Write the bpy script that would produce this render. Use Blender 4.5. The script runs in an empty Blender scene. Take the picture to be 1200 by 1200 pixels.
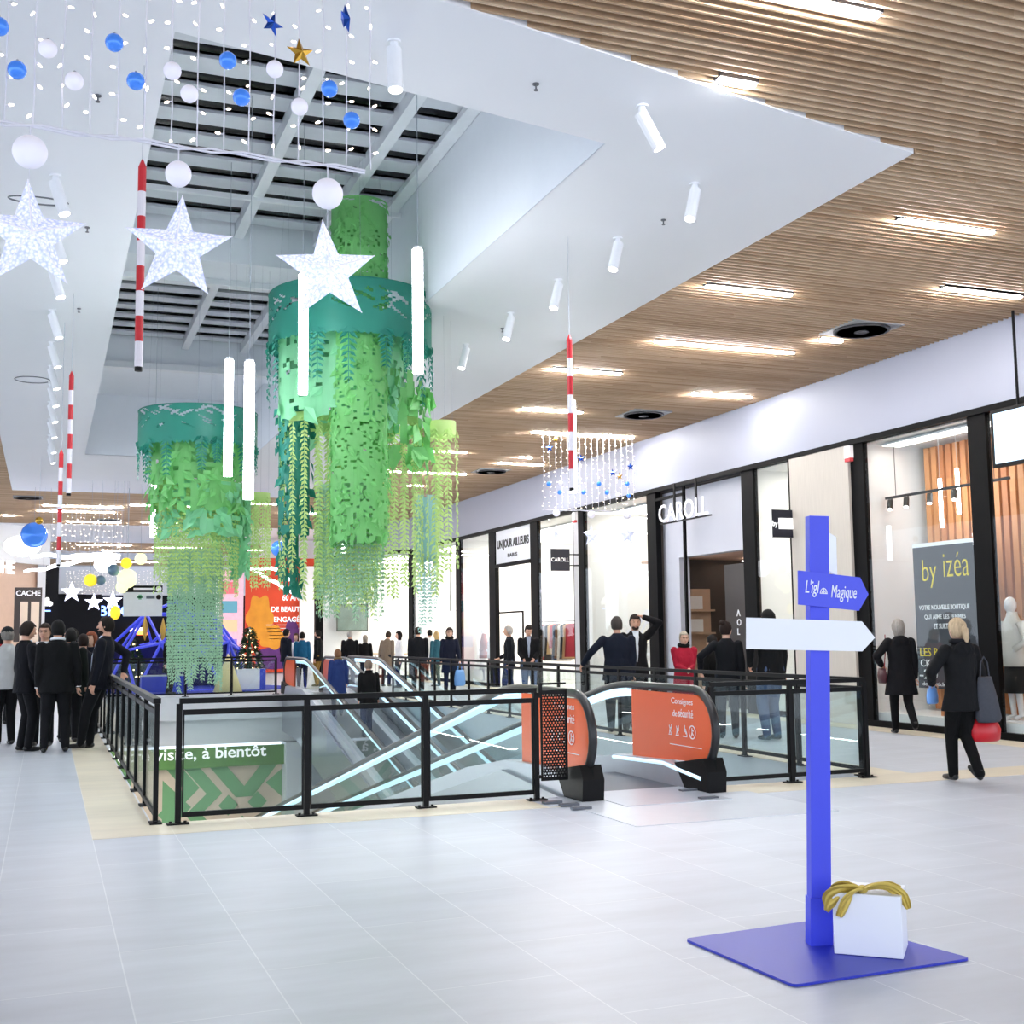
import bpy, math, random
from mathutils import Vector, Matrix
random.seed(7)
S = bpy.context.scene
COL = S.collection
# ---------------- camera ----------------
FPX, PITCH, YAW, ROLL = 1398.2, 0.10206, 0.37217, -0.01267
CAM = Vector((0, 0, 1.55))
_F = Vector((math.sin(YAW)*math.cos(PITCH), math.cos(YAW)*math.cos(PITCH), math.sin(PITCH)))
_R = Vector((math.cos(YAW), -math.sin(YAW), 0))
_U = _R.cross(_F)
_R, _U = _R*math.cos(ROLL)+_U*math.sin(ROLL), -_R*math.sin(ROLL)+_U*math.cos(ROLL)
cam = bpy.data.objects.new('camera', bpy.data.cameras.new('camera')); COL.objects.link(cam)
cam.matrix_world = Matrix(((_R.x, _U.x, -_F.x, CAM.x), (_R.y, _U.y, -_F.y, CAM.y), (_R.z, _U.z, -_F.z, CAM.z), (0, 0, 0, 1)))
cam.data.sensor_width = 36; cam.data.lens = 36*FPX/1200; cam.data.clip_end = 300
S.camera = cam
# ---------------- light, exposure ----------------
S.view_settings.view_transform = 'Standard'; S.view_settings.look = 'None'
S.view_settings.gamma = 1; S.view_settings.use_curve_mapping = False
S.view_settings.exposure = 0.68
S.cycles.max_bounces = 10; S.cycles.diffuse_bounces = 5; S.cycles.glossy_bounces = 4
S.cycles.transmission_bounces = 6; S.cycles.transparent_max_bounces = 24
S.cycles.caustics_reflective = False; S.cycles.caustics_refractive = False
S.cycles.use_denoising = True; S.cycles.sample_clamp_indirect = 6
LAMP, TUBE, SPOT, SHOPL, SKYL = 110, 18, 110, 4.5, 1.6
W = bpy.data.worlds.new('world'); S.world = W; W.use_nodes = True
W.node_tree.nodes['Background'].inputs[0].default_value = (0.80, 0.88, 1.0, 1)
W.node_tree.nodes['Background'].inputs[1].default_value = SKYL

def at(px, py, Y=None, X=None, Z=None):
    """point where the sight line of a photograph pixel meets the plane Y=, X= or Z="""
    r = (px-600)*_R-(py-600)*_U+FPX*_F
    t = Y/r.y if Y is not None else (X/r.x if X is not None else (Z-CAM.z)/r.z)
    return CAM+r*t

# ---------------- materials ----------------
def lin(c):
    return tuple((v/12.92 if v <= .04045 else ((v+.055)/1.055)**2.4) for v in [x/255 for x in c])
_mats = {}
def M(name, rgb=(200, 200, 200), rough=.5, metal=0., emit=0., var=.06, scale=6., spec=.5, stretch=None, trans=0., sheen=0, bump=0.):
    if name in _mats: return _mats[name]
    m = bpy.data.materials.new(name); m.use_nodes = True; nt = m.node_tree; N = nt.nodes; L = nt.links
    b = N['Principled BSDF']; c = lin(rgb)
    b.inputs['Roughness'].default_value = rough; b.inputs['Metallic'].default_value = metal
    b.inputs['Specular IOR Level'].default_value = spec
    tc = N.new('ShaderNodeTexCoord'); mp = N.new('ShaderNodeMapping'); L.new(tc.outputs['Object'], mp.inputs[0])
    if stretch: mp.inputs['Scale'].default_value = stretch
    no = N.new('ShaderNodeTexNoise'); no.inputs['Scale'].default_value = scale; no.inputs['Detail'].default_value = 3; L.new(mp.outputs[0], no.inputs[0])
    mx = N.new('ShaderNodeMix'); mx.data_type = 'RGBA'
    mx.inputs[6].default_value = (*[v*(1-var) for v in c], 1); mx.inputs[7].default_value = (*[min(1, v*(1+var)) for v in c], 1)
    L.new(no.outputs[0], mx.inputs[0]); L.new(mx.outputs[2], b.inputs['Base Color'])
    if emit: b.inputs['Emission Color'].default_value = (*c, 1); b.inputs['Emission Strength'].default_value = emit
    if sheen: b.inputs['Sheen Weight'].default_value = sheen
    if bump:
        n2 = N.new('ShaderNodeTexNoise'); n2.inputs['Scale'].default_value = 6.5; n2.inputs['Detail'].default_value = 2; n2.inputs['Distortion'].default_value = .6
        m2 = N.new('ShaderNodeMapping'); m2.inputs['Scale'].default_value = (1.3, 1.3, .75); L.new(tc.outputs['Object'], m2.inputs[0]); L.new(m2.outputs[0], n2.inputs[0])
        bp = N.new('ShaderNodeBump'); bp.inputs['Strength'].default_value = bump; bp.inputs['Distance'].default_value = .05; L.new(n2.outputs[0], bp.inputs['Height']); L.new(bp.outputs[0], b.inputs['Normal'])
    if trans:
        t = N.new('ShaderNodeBsdfTranslucent'); L.new(mx.outputs[2], t.inputs[0])
        s = N.new('ShaderNodeMixShader'); s.inputs[0].default_value = trans
        L.new(b.outputs[0], s.inputs[1]); L.new(t.outputs[0], s.inputs[2]); L.new(s.outputs[0], N['Material Output'].inputs[0])
    _mats[name] = m; return m
def glass(name, tint=(.93, .97, .97), refl=1.45, rough=0., base=0.):
    if name in _mats: return _mats[name]
    m = bpy.data.materials.new(name); m.use_nodes = True; N = m.node_tree.nodes; L = m.node_tree.links; N.clear()
    o = N.new('ShaderNodeOutputMaterial'); t = N.new('ShaderNodeBsdfTransparent'); g = N.new('ShaderNodeBsdfGlossy')
    lw = N.new('ShaderNodeLayerWeight'); pw = N.new('ShaderNodeMath'); pw.operation = 'POWER'; pw.inputs[1].default_value = 4.5; L.new(lw.outputs['Facing'], pw.inputs[0])
    f = N.new('ShaderNodeMapRange'); L.new(pw.outputs[0], f.inputs[0]); f.inputs[3].default_value = .03; f.inputs[4].default_value = .6; x = N.new('ShaderNodeMixShader')
    nz = N.new('ShaderNodeTexNoise'); nz.inputs['Scale'].default_value = .7
    r = N.new('ShaderNodeMapRange'); L.new(nz.outputs[0], r.inputs[0]); r.inputs[3].default_value = rough; r.inputs[4].default_value = rough+.01
    L.new(r.outputs[0], g.inputs['Roughness'])
    t.inputs[0].default_value = (*tint, 1); L.new(f.outputs[0], x.inputs[0]); L.new(t.outputs[0], x.inputs[1]); L.new(g.outputs[0], x.inputs[2]); L.new(x.outputs[0], o.inputs[0])
    _mats[name] = m; return m

def tile_mat(name, a, b, mort, w, h, rough=.2, ox=0, oy=0, rot=0):
    m = bpy.data.materials.new(name); m.use_nodes = True; N = m.node_tree.nodes; L = m.node_tree.links; p = N['Principled BSDF']
    tc = N.new('ShaderNodeTexCoord'); mp = N.new('ShaderNodeMapping'); mp.inputs['Location'].default_value = (ox, oy, 0); mp.inputs['Rotation'].default_value = (0, 0, rot)
    L.new(tc.outputs['Object'], mp.inputs[0])
    br = N.new('ShaderNodeTexBrick'); br.offset = .5; br.inputs['Scale'].default_value = 1; br.inputs['Mortar Size'].default_value = .0035; br.inputs['Mortar Smooth'].default_value = .2
    br.inputs['Brick Width'].default_value = w; br.inputs['Row Height'].default_value = h
    br.inputs['Color1'].default_value = (*lin(a), 1); br.inputs['Color2'].default_value = (*lin(b), 1); br.inputs['Mortar'].default_value = (*lin(mort), 1)
    L.new(mp.outputs[0], br.inputs[0])
    mp2 = N.new('ShaderNodeMapping'); mp2.inputs['Scale'].default_value = (.55, 2.2, 1); L.new(tc.outputs['Object'], mp2.inputs[0])
    no = N.new('ShaderNodeTexNoise'); no.inputs['Scale'].default_value = 1.6; no.inputs['Detail'].default_value = 7; no.inputs['Roughness'].default_value = .62; L.new(mp2.outputs[0], no.inputs[0])
    mr = N.new('ShaderNodeMapRange'); mr.inputs[1].default_value = .3; mr.inputs[2].default_value = .7; mr.inputs[3].default_value = .86; mr.inputs[4].default_value = 1.05; L.new(no.outputs[0], mr.inputs[0])
    v = N.new('ShaderNodeVectorMath'); v.operation = 'SCALE'; L.new(br.outputs[0], v.inputs[0]); L.new(mr.outputs[0], v.inputs['Scale']); L.new(v.outputs[0], p.inputs['Base Color'])
    p.inputs['Roughness'].default_value = rough; p.inputs['Specular IOR Level'].default_value = .5
    r2 = N.new('ShaderNodeMapRange'); r2.inputs[3].default_value = rough-.05; r2.inputs[4].default_value = rough+.12; L.new(no.outputs[0], r2.inputs[0]); L.new(r2.outputs[0], p.inputs['Roughness'])
    return m
def wood_mat(name, cols, pitch_y, length, rough=.55, axis='X'):
    """boards running along an axis, each board length its own tone"""
    m = bpy.data.materials.new(name); m.use_nodes = True; N = m.node_tree.nodes; L = m.node_tree.links; p = N['Principled BSDF']
    tc = N.new('ShaderNodeTexCoord'); sp = N.new('ShaderNodeSeparateXYZ'); L.new(tc.outputs['Object'], sp.inputs[0])
    a, b = (0, 1) if axis == 'X' else (2, 1)
    def math_(op, x, y=None):
        n = N.new('ShaderNodeMath'); n.operation = op
        for i, q in enumerate((x, y)):
            if q is None: continue
            if isinstance(q, (int, float)): n.inputs[i].default_value = q
            else: L.new(q, n.inputs[i])
        return n.outputs[0]
    row = math_('FLOOR', math_('DIVIDE', math_('ADD', sp.outputs[b], .013), pitch_y))
    wn = N.new('ShaderNodeTexWhiteNoise'); wn.noise_dimensions = '1D'; L.new(row, wn.inputs['W'])
    seg = math_('FLOOR', math_('ADD', math_('DIVIDE', sp.outputs[a], length), math_('MULTIPLY', wn.outputs[0], 7.)))
    w2 = N.new('ShaderNodeTexWhiteNoise'); w2.noise_dimensions = '2D'; cb = N.new('ShaderNodeCombineXYZ'); L.new(row, cb.inputs[0]); L.new(seg, cb.inputs[1]); L.new(cb.outputs[0], w2.inputs['Vector'])
    mp = N.new('ShaderNodeMapping'); mp.inputs['Scale'].default_value = (1, 14, 14) if axis == 'X' else (14, 14, 1); L.new(tc.outputs['Object'], mp.inputs[0])
    no = N.new('ShaderNodeTexNoise'); no.inputs['Scale'].default_value = 2.5; no.inputs['Detail'].default_value = 5; L.new(mp.outputs[0], no.inputs[0])
    f = math_('ADD', math_('MULTIPLY', w2.outputs[0], .75), math_('MULTIPLY', no.outputs[0], .25))
    cr = N.new('ShaderNodeValToRGB'); cr.color_ramp.elements[0].color = (*lin(cols[0]), 1); cr.color_ramp.elements[1].color = (*lin(cols[-1]), 1)
    for i, c in enumerate(cols[1:-1]): e = cr.color_ramp.elements.new((i+1)/(len(cols)-1)); e.color = (*lin(c), 1)
    L.new(f, cr.inputs[0]); L.new(cr.outputs[0], p.inputs['Base Color']); p.inputs['Roughness'].default_value = rough
    return m

# ---------------- mesh building ----------------
class MB:
    def __init__(s): s.v = []; s.f = []; s.mi = []; s.ms = []
    def add(s, vs, fs, k=0):
        n = len(s.v); s.v += [tuple(v) for v in vs]; s.f += [tuple(i+n for i in f) for f in fs]; s.mi += [k]*len(fs); return s
    def box(s, x0, x1, y0, y1, z0, z1, k=0):
        return s.add([(x0, y0, z0), (x1, y0, z0), (x1, y1, z0), (x0, y1, z0), (x0, y0, z1), (x1, y0, z1), (x1, y1, z1), (x0, y1, z1)],
                     [(0, 3, 2, 1), (4, 5, 6, 7), (0, 1, 5, 4), (1, 2, 6, 5), (2, 3, 7, 6), (3, 0, 4, 7)], k)
    def bar(s, a, b, w, h=None, k=0, up=(0, 0, 1)):
        a = Vector(a); b = Vector(b); h = h or w; d = (b-a).normalized(); u = Vector(up)
        if abs(d.dot(u)) > .98: u = Vector((0, 1, 0))
        r = d.cross(u).normalized()*w/2; q = r.cross(d).normalized()*h/2
        return s.add([a-r-q, a+r-q, a+r+q, a-r+q, b-r-q, b+r-q, b+r+q, b-r+q], [(0, 1, 2, 3), (7, 6, 5, 4), (0, 4, 5, 1), (1, 5, 6, 2), (2, 6, 7, 3), (3, 7, 4, 0)], k)
    def tube(s, pts, r, n=8, k=0, caps=True):
        pts = [Vector(p) for p in pts]; rs = r if isinstance(r, (list, tuple)) else [r]*len(pts); vs = []; fs = []; u = None
        for i, p in enumerate(pts):
            d = (pts[min(i+1, len(pts)-1)]-pts[max(i-1, 0)]).normalized()
            if u is None: u = d.orthogonal().normalized()
            u = (u-d*u.dot(d)); u = u.normalized() if u.length > 1e-6 else d.orthogonal().normalized(); w = d.cross(u)
            vs += [p+(u*math.cos(t)+w*math.sin(t))*rs[i] for t in [2*math.pi*j/n for j in range(n)]]
        for i in range(len(pts)-1):
            for j in range(n): fs.append((i*n+j, i*n+(j+1) % n, (i+1)*n+(j+1) % n, (i+1)*n+j))
        if caps: fs += [tuple(range(n-1, -1, -1)), tuple(range((len(pts)-1)*n, len(pts)*n))]
        return s.add(vs, fs, k)
    def lathe(s, prof, c=(0, 0, 0), n=20, k=0, caps=True):
        vs = [(c[0]+r*math.cos(2*math.pi*j/n), c[1]+r*math.sin(2*math.pi*j/n), c[2]+z) for r, z in prof for j in range(n)]
        fs = [(i*n+j, i*n+(j+1) % n, (i+1)*n+(j+1) % n, (i+1)*n+j) for i in range(len(prof)-1) for j in range(n)]
        if caps: fs += [tuple(range(n-1, -1, -1)), tuple(range((len(prof)-1)*n, len(prof)*n))]
        return s.add(vs, fs, k)
    def ell(s, c, rx, ry, rz, n=14, m=9, R=None, k=0):
        vs = []; c = Vector(c)
        for i in range(m+1):
            t = math.pi*i/m; rr = max(math.sin(t), .02)
            for j in range(n):
                p = Vector((rx*rr*math.cos(2*math.pi*j/n), ry*rr*math.sin(2*math.pi*j/n), -rz*math.cos(t)))
                vs.append(c+(R @ p if R else p))
        fs = [(i*n+j, i*n+(j+1) % n, (i+1)*n+(j+1) % n, (i+1)*n+j) for i in range(m) for j in range(n)]
        fs += [tuple(range(n-1, -1, -1)), tuple(range(m*n, (m+1)*n))]
        return s.add(vs, fs, k)
    def caps(s, a, b, ra, rb, n=10, k=0):
        a = Vector(a); b = Vector(b); d = b-a; L = d.length; d.normalize() if L else None
        u = d.orthogonal().normalized(); w = d.cross(u); vs = []; st = []
        for t in (-88, -60, -30, 0): st.append((a+d*ra*math.sin(math.radians(t)), ra*math.cos(math.radians(t))))
        for t in (0, 30, 60, 88): st.append((b+d*rb*math.sin(math.radians(t)), rb*math.cos(math.radians(t))))
        for p, r in st: vs += [p+(u*math.cos(2*math.pi*j/n)+w*math.sin(2*math.pi*j/n))*r for j in range(n)]
        fs = [(i*n+j, i*n+(j+1) % n, (i+1)*n+(j+1) % n, (i+1)*n+j) for i in range(len(st)-1) for j in range(n)]
        fs += [tuple(range(n-1, -1, -1)), tuple(range((len(st)-1)*n, len(st)*n))]
        return s.add(vs, fs, k)
    def rings(s, rs, n=20, k=0, f=None):
        """stacked ellipses (cx, cy, z, rx, ry), closed"""
        vs = []
        for cx, cy, z, rx, ry in rs:
            for j in range(n):
                t = 2*math.pi*j/n; p = Vector((cx+rx*math.cos(t), cy+ry*math.sin(t), z)); vs.append(f(p) if f else p)
        fs = [(i*n+j, i*n+(j+1) % n, (i+1)*n+(j+1) % n, (i+1)*n+j) for i in range(len(rs)-1) for j in range(n)]
        fs += [tuple(range(n-1, -1, -1)), tuple(range((len(rs)-1)*n, len(rs)*n))]
        return s.add(vs, fs, k)
    def prism(s, poly, o, ux, uy, th, k=0):
        """2D outline laid on plane (origin o, axes ux, uy) and given a thickness along ux x uy"""
        o = Vector(o); ux = Vector(ux); uy = Vector(uy); nn = ux.cross(uy).normalized()*th; n = len(poly)
        vs = [o+ux*a+uy*b for a, b in poly]; vs += [v-nn for v in vs]
        return s.add(vs, [tuple(range(n)), tuple(range(2*n-1, n-1, -1))]+[(j, j+n, (j+1) % n+n, (j+1) % n) for j in range(n)], k)
    def build(s, name, mats, parent=None, smooth=False, loc=None):
        me = bpy.data.meshes.new(name)
        vs = s.v
        if loc is not None: L_ = Vector(loc); vs = [Vector(v)-L_ for v in vs]
        me.from_pydata([tuple(v) for v in vs], [], s.f); me.update()
        for m in (mats if isinstance(mats, (list, tuple)) else [mats]): me.materials.append(m)
        if any(s.mi): me.polygons.foreach_set('material_index', s.mi)
        if smooth: me.polygons.foreach_set('use_smooth', [True]*len(me.polygons))
        o = bpy.data.objects.new(name, me); COL.objects.link(o)
        if loc is not None: o.location = loc
        if parent is not None: o.parent = parent
        return o
def tag(o, label, cat, group=None):
    o['label'] = label; o['category'] = cat
    if group: o['group'] = group
    return o
def struct(o): o['kind'] = 'structure'; return o
def empty(name, loc=(0, 0, 0), rz=0):
    o = bpy.data.objects.new(name, None); o.empty_display_size = .1; o.location = loc; o.rotation_euler = (0, 0, rz); COL.objects.link(o); return o
def thing(name, label, cat, loc=(0, 0, 0), rz=0, group=None): return tag(empty(name, loc, rz), label, cat, group)
def copy_tree(o, parent=None):
    c = o.copy(); COL.objects.link(c)
    if parent is not None: c.parent = parent
    for ch in [q for q in bpy.data.objects if q.parent == o]: copy_tree(ch, c)
    return c
def smooth_angle(o):
    o.data.polygons.foreach_set('use_smooth', [True]*len(o.data.polygons)); return o
def text(s, o, ux, uy, w, h, mat, parent=None, name='lettering', depth=.01, font_bold=0., shear=0., mirror=False):
    """solid letters: lower-left corner o, fitted to width w and height h along ux, uy"""
    cu = bpy.data.curves.new('t', 'FONT'); cu.body = s; cu.size = 1; cu.extrude = .5; cu.offset = font_bold; cu.shear = shear; cu.resolution_u = 3
    t = bpy.data.objects.new('t', cu); COL.objects.link(t); dg = bpy.context.evaluated_depsgraph_get()
    me = bpy.data.meshes.new_from_object(t.evaluated_get(dg)); bpy.data.objects.remove(t); bpy.data.curves.remove(cu)
    xs = [v.co.x for v in me.vertices]; ys = [v.co.y for v in me.vertices]; x0, x1, y0, y1 = min(xs), max(xs), min(ys), max(ys)
    o = Vector(o); ux = Vector(ux).normalized(); uy = Vector(uy).normalized(); n = ux.cross(uy)
    h = h or w*(y1-y0)/(x1-x0)
    for v in me.vertices:
        a = (v.co.x-x0)/(x1-x0)*w; b = (v.co.y-y0)/(y1-y0)*h; c = v.co.z*depth
        v.co = o+ux*a+uy*b+n*c
    me.materials.clear(); me.materials.append(mat); me.name = name
    ob = bpy.data.objects.new(name, me); COL.objects.link(ob)
    if parent is not None: ob.parent = parent; ob.matrix_parent_inverse = parent_inv(parent)
    return ob
def parent_inv(p):
    m = Matrix.Translation(p.location) @ p.rotation_euler.to_matrix().to_4x4()
    return m.inverted()
XP, YP, ZP = Vector((1, 0, 0)), Vector((0, 1, 0)), Vector((0, 0, 1))
FX, FY = -YP, ZP          # reading direction and up on a wall seen from -X

# common materials
white = M('white_paint', (226, 229, 234), .55, var=.02)
soffit_m = M('soffit_plaster', (238, 240, 244), .6, var=.015, scale=1.5)
black = M('black_metal', (7, 7, 9), .5, var=.15, spec=.2)
dark = M('dark_frame', (5, 5, 7), .6, var=.15, spec=.12)
steel = M('brushed_steel', (178, 184, 192), .28, metal=.9, var=.08, stretch=(1, 1, 30))
lampm = M('lamp_diffuser', (255, 252, 250), .4, emit=LAMP, var=0)
lampm_far = lampm
tubem = M('light_tube', (246, 249, 255), .4, emit=TUBE, var=0)
shop_fill = M('shop_lamp', (255, 248, 238), .4, emit=SHOPL, var=0)  # glow of the light panels added inside the shops
letter_w = M('lit_white_letter', (255, 255, 255), .4, emit=.3, var=0)
letter_p = M('white_print', (244, 245, 248), .5, var=.02)
pane = glass('shop_glass', (.96, .985, .985))
railglass = glass('railing_glass', (.90, .95, .95))
# ======================= STRUCTURE =======================
floor_m = tile_mat('grey_floor_tiles', (196, 201, 210), (190, 195, 205), (216, 220, 226), 1.234, .617, .36, ox=.25, oy=.235, rot=math.pi/2)
cream_m = tile_mat('cream_floor_tiles', (224, 214, 193), (217, 207, 187), (230, 222, 206), 1.234, .617, .38, ox=.25, oy=.235, rot=math.pi/2)
HX0, HX1, HY0, HY1 = .86, 8.2, 10.66, 33.1
b = MB(); zt, zb = 0, -.55
b.box(-14, 12.5, -9, HY0, zb, zt).box(-14, HX0, HY0, HY1, zb, zt).box(HX1, 12.5, HY0, HY1, zb, zt).box(-14, 12.5, HY1, 86, zb, zt).box(12.5, 19, 6, 86, zb, zt)
struct(b.build('floor', floor_m))
b = MB()
for x0, x1, y0, y1 in ((.38, HX0, 10.04, 34), (HX0, 4.25, 10.04, HY0), (6.2, 10.6, 10.04, HY0), (HX1, 8.75, HY0, 34), (4.25, 6.2, 10.04, 10.06), (11.9, 12.48, 6, 42)): b.box(x0, x1, y0, y1, -.01, .003)
struct(b.build('trim_1', cream_m))
b = MB(); t = .02
b.box(HX0-.001, HX0+t, HY0, HY1, -.62, -.004).box(HX1-t, HX1+.001, HY0, HY1, -.62, -.004).box(HX0, 4.6, HY0-.001, HY0+t, -.62, -.004).box(HX0, HX1, HY1-t, HY1+.001, -.62, -.004)
struct(b.build('trim_2', M('slab_edge_white', (216, 220, 226), .5)))

# slatted timber ceiling
wood_c = wood_mat('ceiling_slat_wood', [(168, 138, 108), (198, 170, 138), (212, 186, 156), (182, 150, 118), (222, 198, 170)], .1, 2.6)
ZC = 5.86
b = MB()
def cuts(y):
    if y < 6.62 or 36.92 < y < 47.5: return [(-9.5, 12.46)]
    if y < 8.4: return [(-9.5, -1.02), ((y-6.62)/.216-.98, 12.46)]
    if y < 36.95: return [(-9.5, -1.02), (7.27, 12.46)]
    return [(-3, 18)]
ys = [-3+.1*i for i in range(505)]+[56+.1*i for i in range(70)]+[68+.1*i for i in range(60)]
for y in ys:
    for x0, x1 in cuts(y): b.box(x0, x1, y, y+.024, ZC, ZC+.088)
struct(b.build('ceiling', wood_c))
b = MB(); b.box(-9.5, 19, -3, 8.3, ZC+.09, ZC+.12).box(-9.5, -1.02, 6, 37, ZC+.09, ZC+.12).box(7.26, 19, 8.3, 37, ZC+.09, ZC+.12).box(-9.5, 19, 37, 80, ZC+.09, ZC+.12)
struct(b.build('ceiling', M('ceiling_backing', (120, 100, 80), .8)))
# white soffit around the skylight
o4 = [(-1, 6.62), (7.24, 8.4), (7.24, 36.9), (-1, 36.9)]; i4 = [(.75, 8.4), (4.5, 9.14), (4.5, 29.3), (.75, 29.3)]
b = MB(); v = [(x, y, z) for z in (ZC-.012, ZC+.14) for x, y in o4+i4]
fs = []
for i in range(4):
    j = (i+1) % 4
    fs += [(i, 4+i, 4+j, j), (8+i, 8+j, 12+j, 12+i), (i, j, 8+j, 8+i)]
b.add(v, fs); struct(b.build('ceiling', soffit_m))
b = MB(); b.box(-3, 18, 47.5, 56, ZC-.01, ZC+.08).box(-3, 18, 63, 68, ZC-.01, ZC+.08).box(-3, 18, 74, 80, ZC-.01, ZC+.08)
struct(b.build('ceiling', soffit_m))
# skylight well
well_m = M('well_plaster', (230, 234, 240), .6, var=.02)
b = MB(); zt = 7.75
for i in range(4):
    (x0, y0), (x1, y1) = i4[i], i4[(i+1) % 4]
    dx, dy = (x1-x0), (y1-y0); L_ = math.hypot(dx, dy); nx, ny = dy/L_*.08, -dx/L_*.08
    b.add([(x0, y0, ZC+.0), (x1, y1, ZC), (x1, y1, zt), (x0, y0, zt), (x0+nx, y0+ny, ZC), (x1+nx, y1+ny, ZC), (x1+nx, y1+ny, zt), (x0+nx, y0+ny, zt)],
          [(0, 3, 2, 1), (4, 5, 6, 7), (0, 1, 5, 4), (3, 7, 6, 2)])
struct(b.build('wall_skylight_well', well_m))
b = MB(); b.box(.76, 4.49, 17.35, 18.3, 7.02, 7.72).box(.76, 4.49, 24.6, 25.3, 6.95, 7.72)
struct(b.build('wall_skylight_cross', well_m))
b = MB(); b.box(.76, 4.49, 8.4, 29.3, 7.76, 7.8); struct(b.build('window_1', M('night_glazing', (44, 46, 52), .25)))
sk_beam = M('skylight_steel', (226, 229, 233), .45)
b = MB()
for x in (2.5, 3.67): b.box(x-.055, x+.055, 9, 24.6, 7.42, 7.62); b.box(x-.07, x+.07, 9, 24.6, 7.4, 7.425)
for y0 in (18.3, 24.58): b.box(.76, 4.49, y0-.08, y0+.12, 6.93, 7.06)
b.box(.76, 4.49, 15.6, 15.66, 7.36, 7.42)
b.box(4.32, 4.49, 9, 24.6, 7.5, 7.58); b.box(.76, .9, 9, 24.6, 7.5, 7.58)
struct(b.build('trim_3', sk_beam))
b = MB(); lou = M('skylight_louvre', (206, 210, 216), .4)
y = 8.9
while y < 24.5:
    if not 16.9 < y < 18.3: b.box(.9, 4.34, y, y+.44, 7.6, 7.63); b.box(.9, 4.34, y, y+.02, 7.56, 7.63)
    y += .66
struct(b.build('trim_4', lou))
b = MB(); b.box(.76, 4.49, 25.3, 29.3, 7.3, 7.34); struct(b.build('trim_5', well_m))

# right-hand fascia and shop fronts
b = MB(); b.box(12.46, 12.75, 3, 42.6, 4.7, 5.97)
ax0, ay0, ax1, ay1 = 12.5, 42.6, 9.9, 46.2
b.add([(ax0, ay0, 4.7), (ax1, ay1, 4.7), (ax1, ay1+.25, 4.7), (ax0+.2, ay0+.2, 4.7), (ax0, ay0, 5.97), (ax1, ay1, 5.97), (ax1, ay1+.25, 5.97), (ax0+.2, ay0+.2, 5.97)], [(0, 3, 2, 1), (4, 5, 6, 7), (0, 1, 5, 4), (1, 2, 6, 5), (2, 3, 7, 6)])
struct(b.build('wall_right', M('fascia_white', (164, 168, 186), .5, var=.015, scale=1.)))
# head and sill rails of the shop fronts
b = MB(); b.box(12.42, 12.56, 9, 42.6, 4.62, 4.71); b.box(12.44, 12.54, 9, 19.4, 0, .1).box(12.44, 12.54, 23.5, 30.5, 0, .1).box(12.44, 12.54, 33.4, 42.6, 0, .1)
b.bar((ax0, ay0, 4.66), (ax1, ay1, 4.66), .1, .1); b.bar((ax0, ay0, .05), (ax1, ay1, .05), .1, .1)
struct(b.build('trim_6', dark))
def pillar(y0, y1, n, m=dark, x0=12.47, x1=12.6):
    struct(MB().box(x0, x1, y0, y1, 0, 4.7).build('trim_%d' % n, m))
for i, (a, c) in enumerate(((13.3, 13.58), (16.07, 16.36), (19.36, 19.74), (23.24, 23.62), (27.1, 27.38), (30.12, 30.6), (33.4, 33.9), (36.7, 37.05), (42.1, 42.6))): pillar(a, c, 7+i)
pillar(27.38, 27.66, 16, M('grey_pillar', (196, 196, 198), .5)); pillar(18.05, 18.1, 17, x0=12.42, x1=12.56)
struct(MB().bar((ax1, ay1, 0), (ax1, ay1, 4.7), .3, .3).build('trim_18', dark))
struct(MB().box(12.42, 12.6, 16.36, 18.05, 0, 4.63).build('wall_panel', M('beige_panel', (196, 189, 180), .6, var=.1, scale=5, stretch=(1, 8, .5))))
n = 2
for y0, y1 in ((9.2, 13.3), (13.58, 16.07), (18.1, 19.36), (23.62, 27.1), (27.66, 30.12), (33.9, 36.7), (37.05, 42.1)):
    w = struct(empty('window_%d' % n, (12.5, (y0+y1)/2, 0))); n += 1
    o = MB().box(-.006, .006, (y0-y1)/2, (y1-y0)/2, .1, 4.62).build('pane', pane, w)
    o = MB().box(-.03, .03, (y0-y1)/2, (y0-y1)/2+.04, .1, 4.62).box(-.03, .03, (y1-y0)/2-.04, (y1-y0)/2, .1, 4.62).build('window_frame', dark, w)
w = struct(empty('window_%d' % n, (ax0, ay0, 0))); n += 1
MB().bar((0, 0, 2.36), (ax1-ax0, ay1-ay0, 2.36), .012, 4.5).build('pane', pane, w)
# shop shells behind the glass
sh_w = M('shop_wall_white', (238, 238, 238), .6, var=.02); sh_f = M('shop_floor', (206, 200, 192), .35, var=.05)
def shell(y0, y1, xb, n, zc=4.62, wall=sh_w, side0=True, side1=True, x0=12.62):
    b = MB(); b.box(xb, xb+.1, y0, y1, 0, zc)
    if side0: b.box(x0, xb, y0, y0+.06, 0, zc)
    if side1: b.box(x0, xb, y1-.06, y1, 0, zc)
    b.box(x0, xb+.1, y0, y1, zc, zc+.06); struct(b.build('wall_shop_%d' % n, wall))
    struct(MB().box(x0, xb, y0, y1, -.0, .02).build('floor', sh_f))
shell(8.5, 16.25, 14.3, 1); shell(16.4, 19.55, 15.5, 2); shell(19.7, 23.4, 17, 3, wall=M('shop_brown', (74, 64, 58), .5)); shell(23.45, 27.4, 15, 4); shell(27.45, 37., 17.2, 5); shell(37.05, 60, 16.5, 6, side1=True)
struct(MB().box(8.8, 16.4, 53, 53.1, 0, 5.9).build('wall_far_shop', sh_w))
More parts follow.
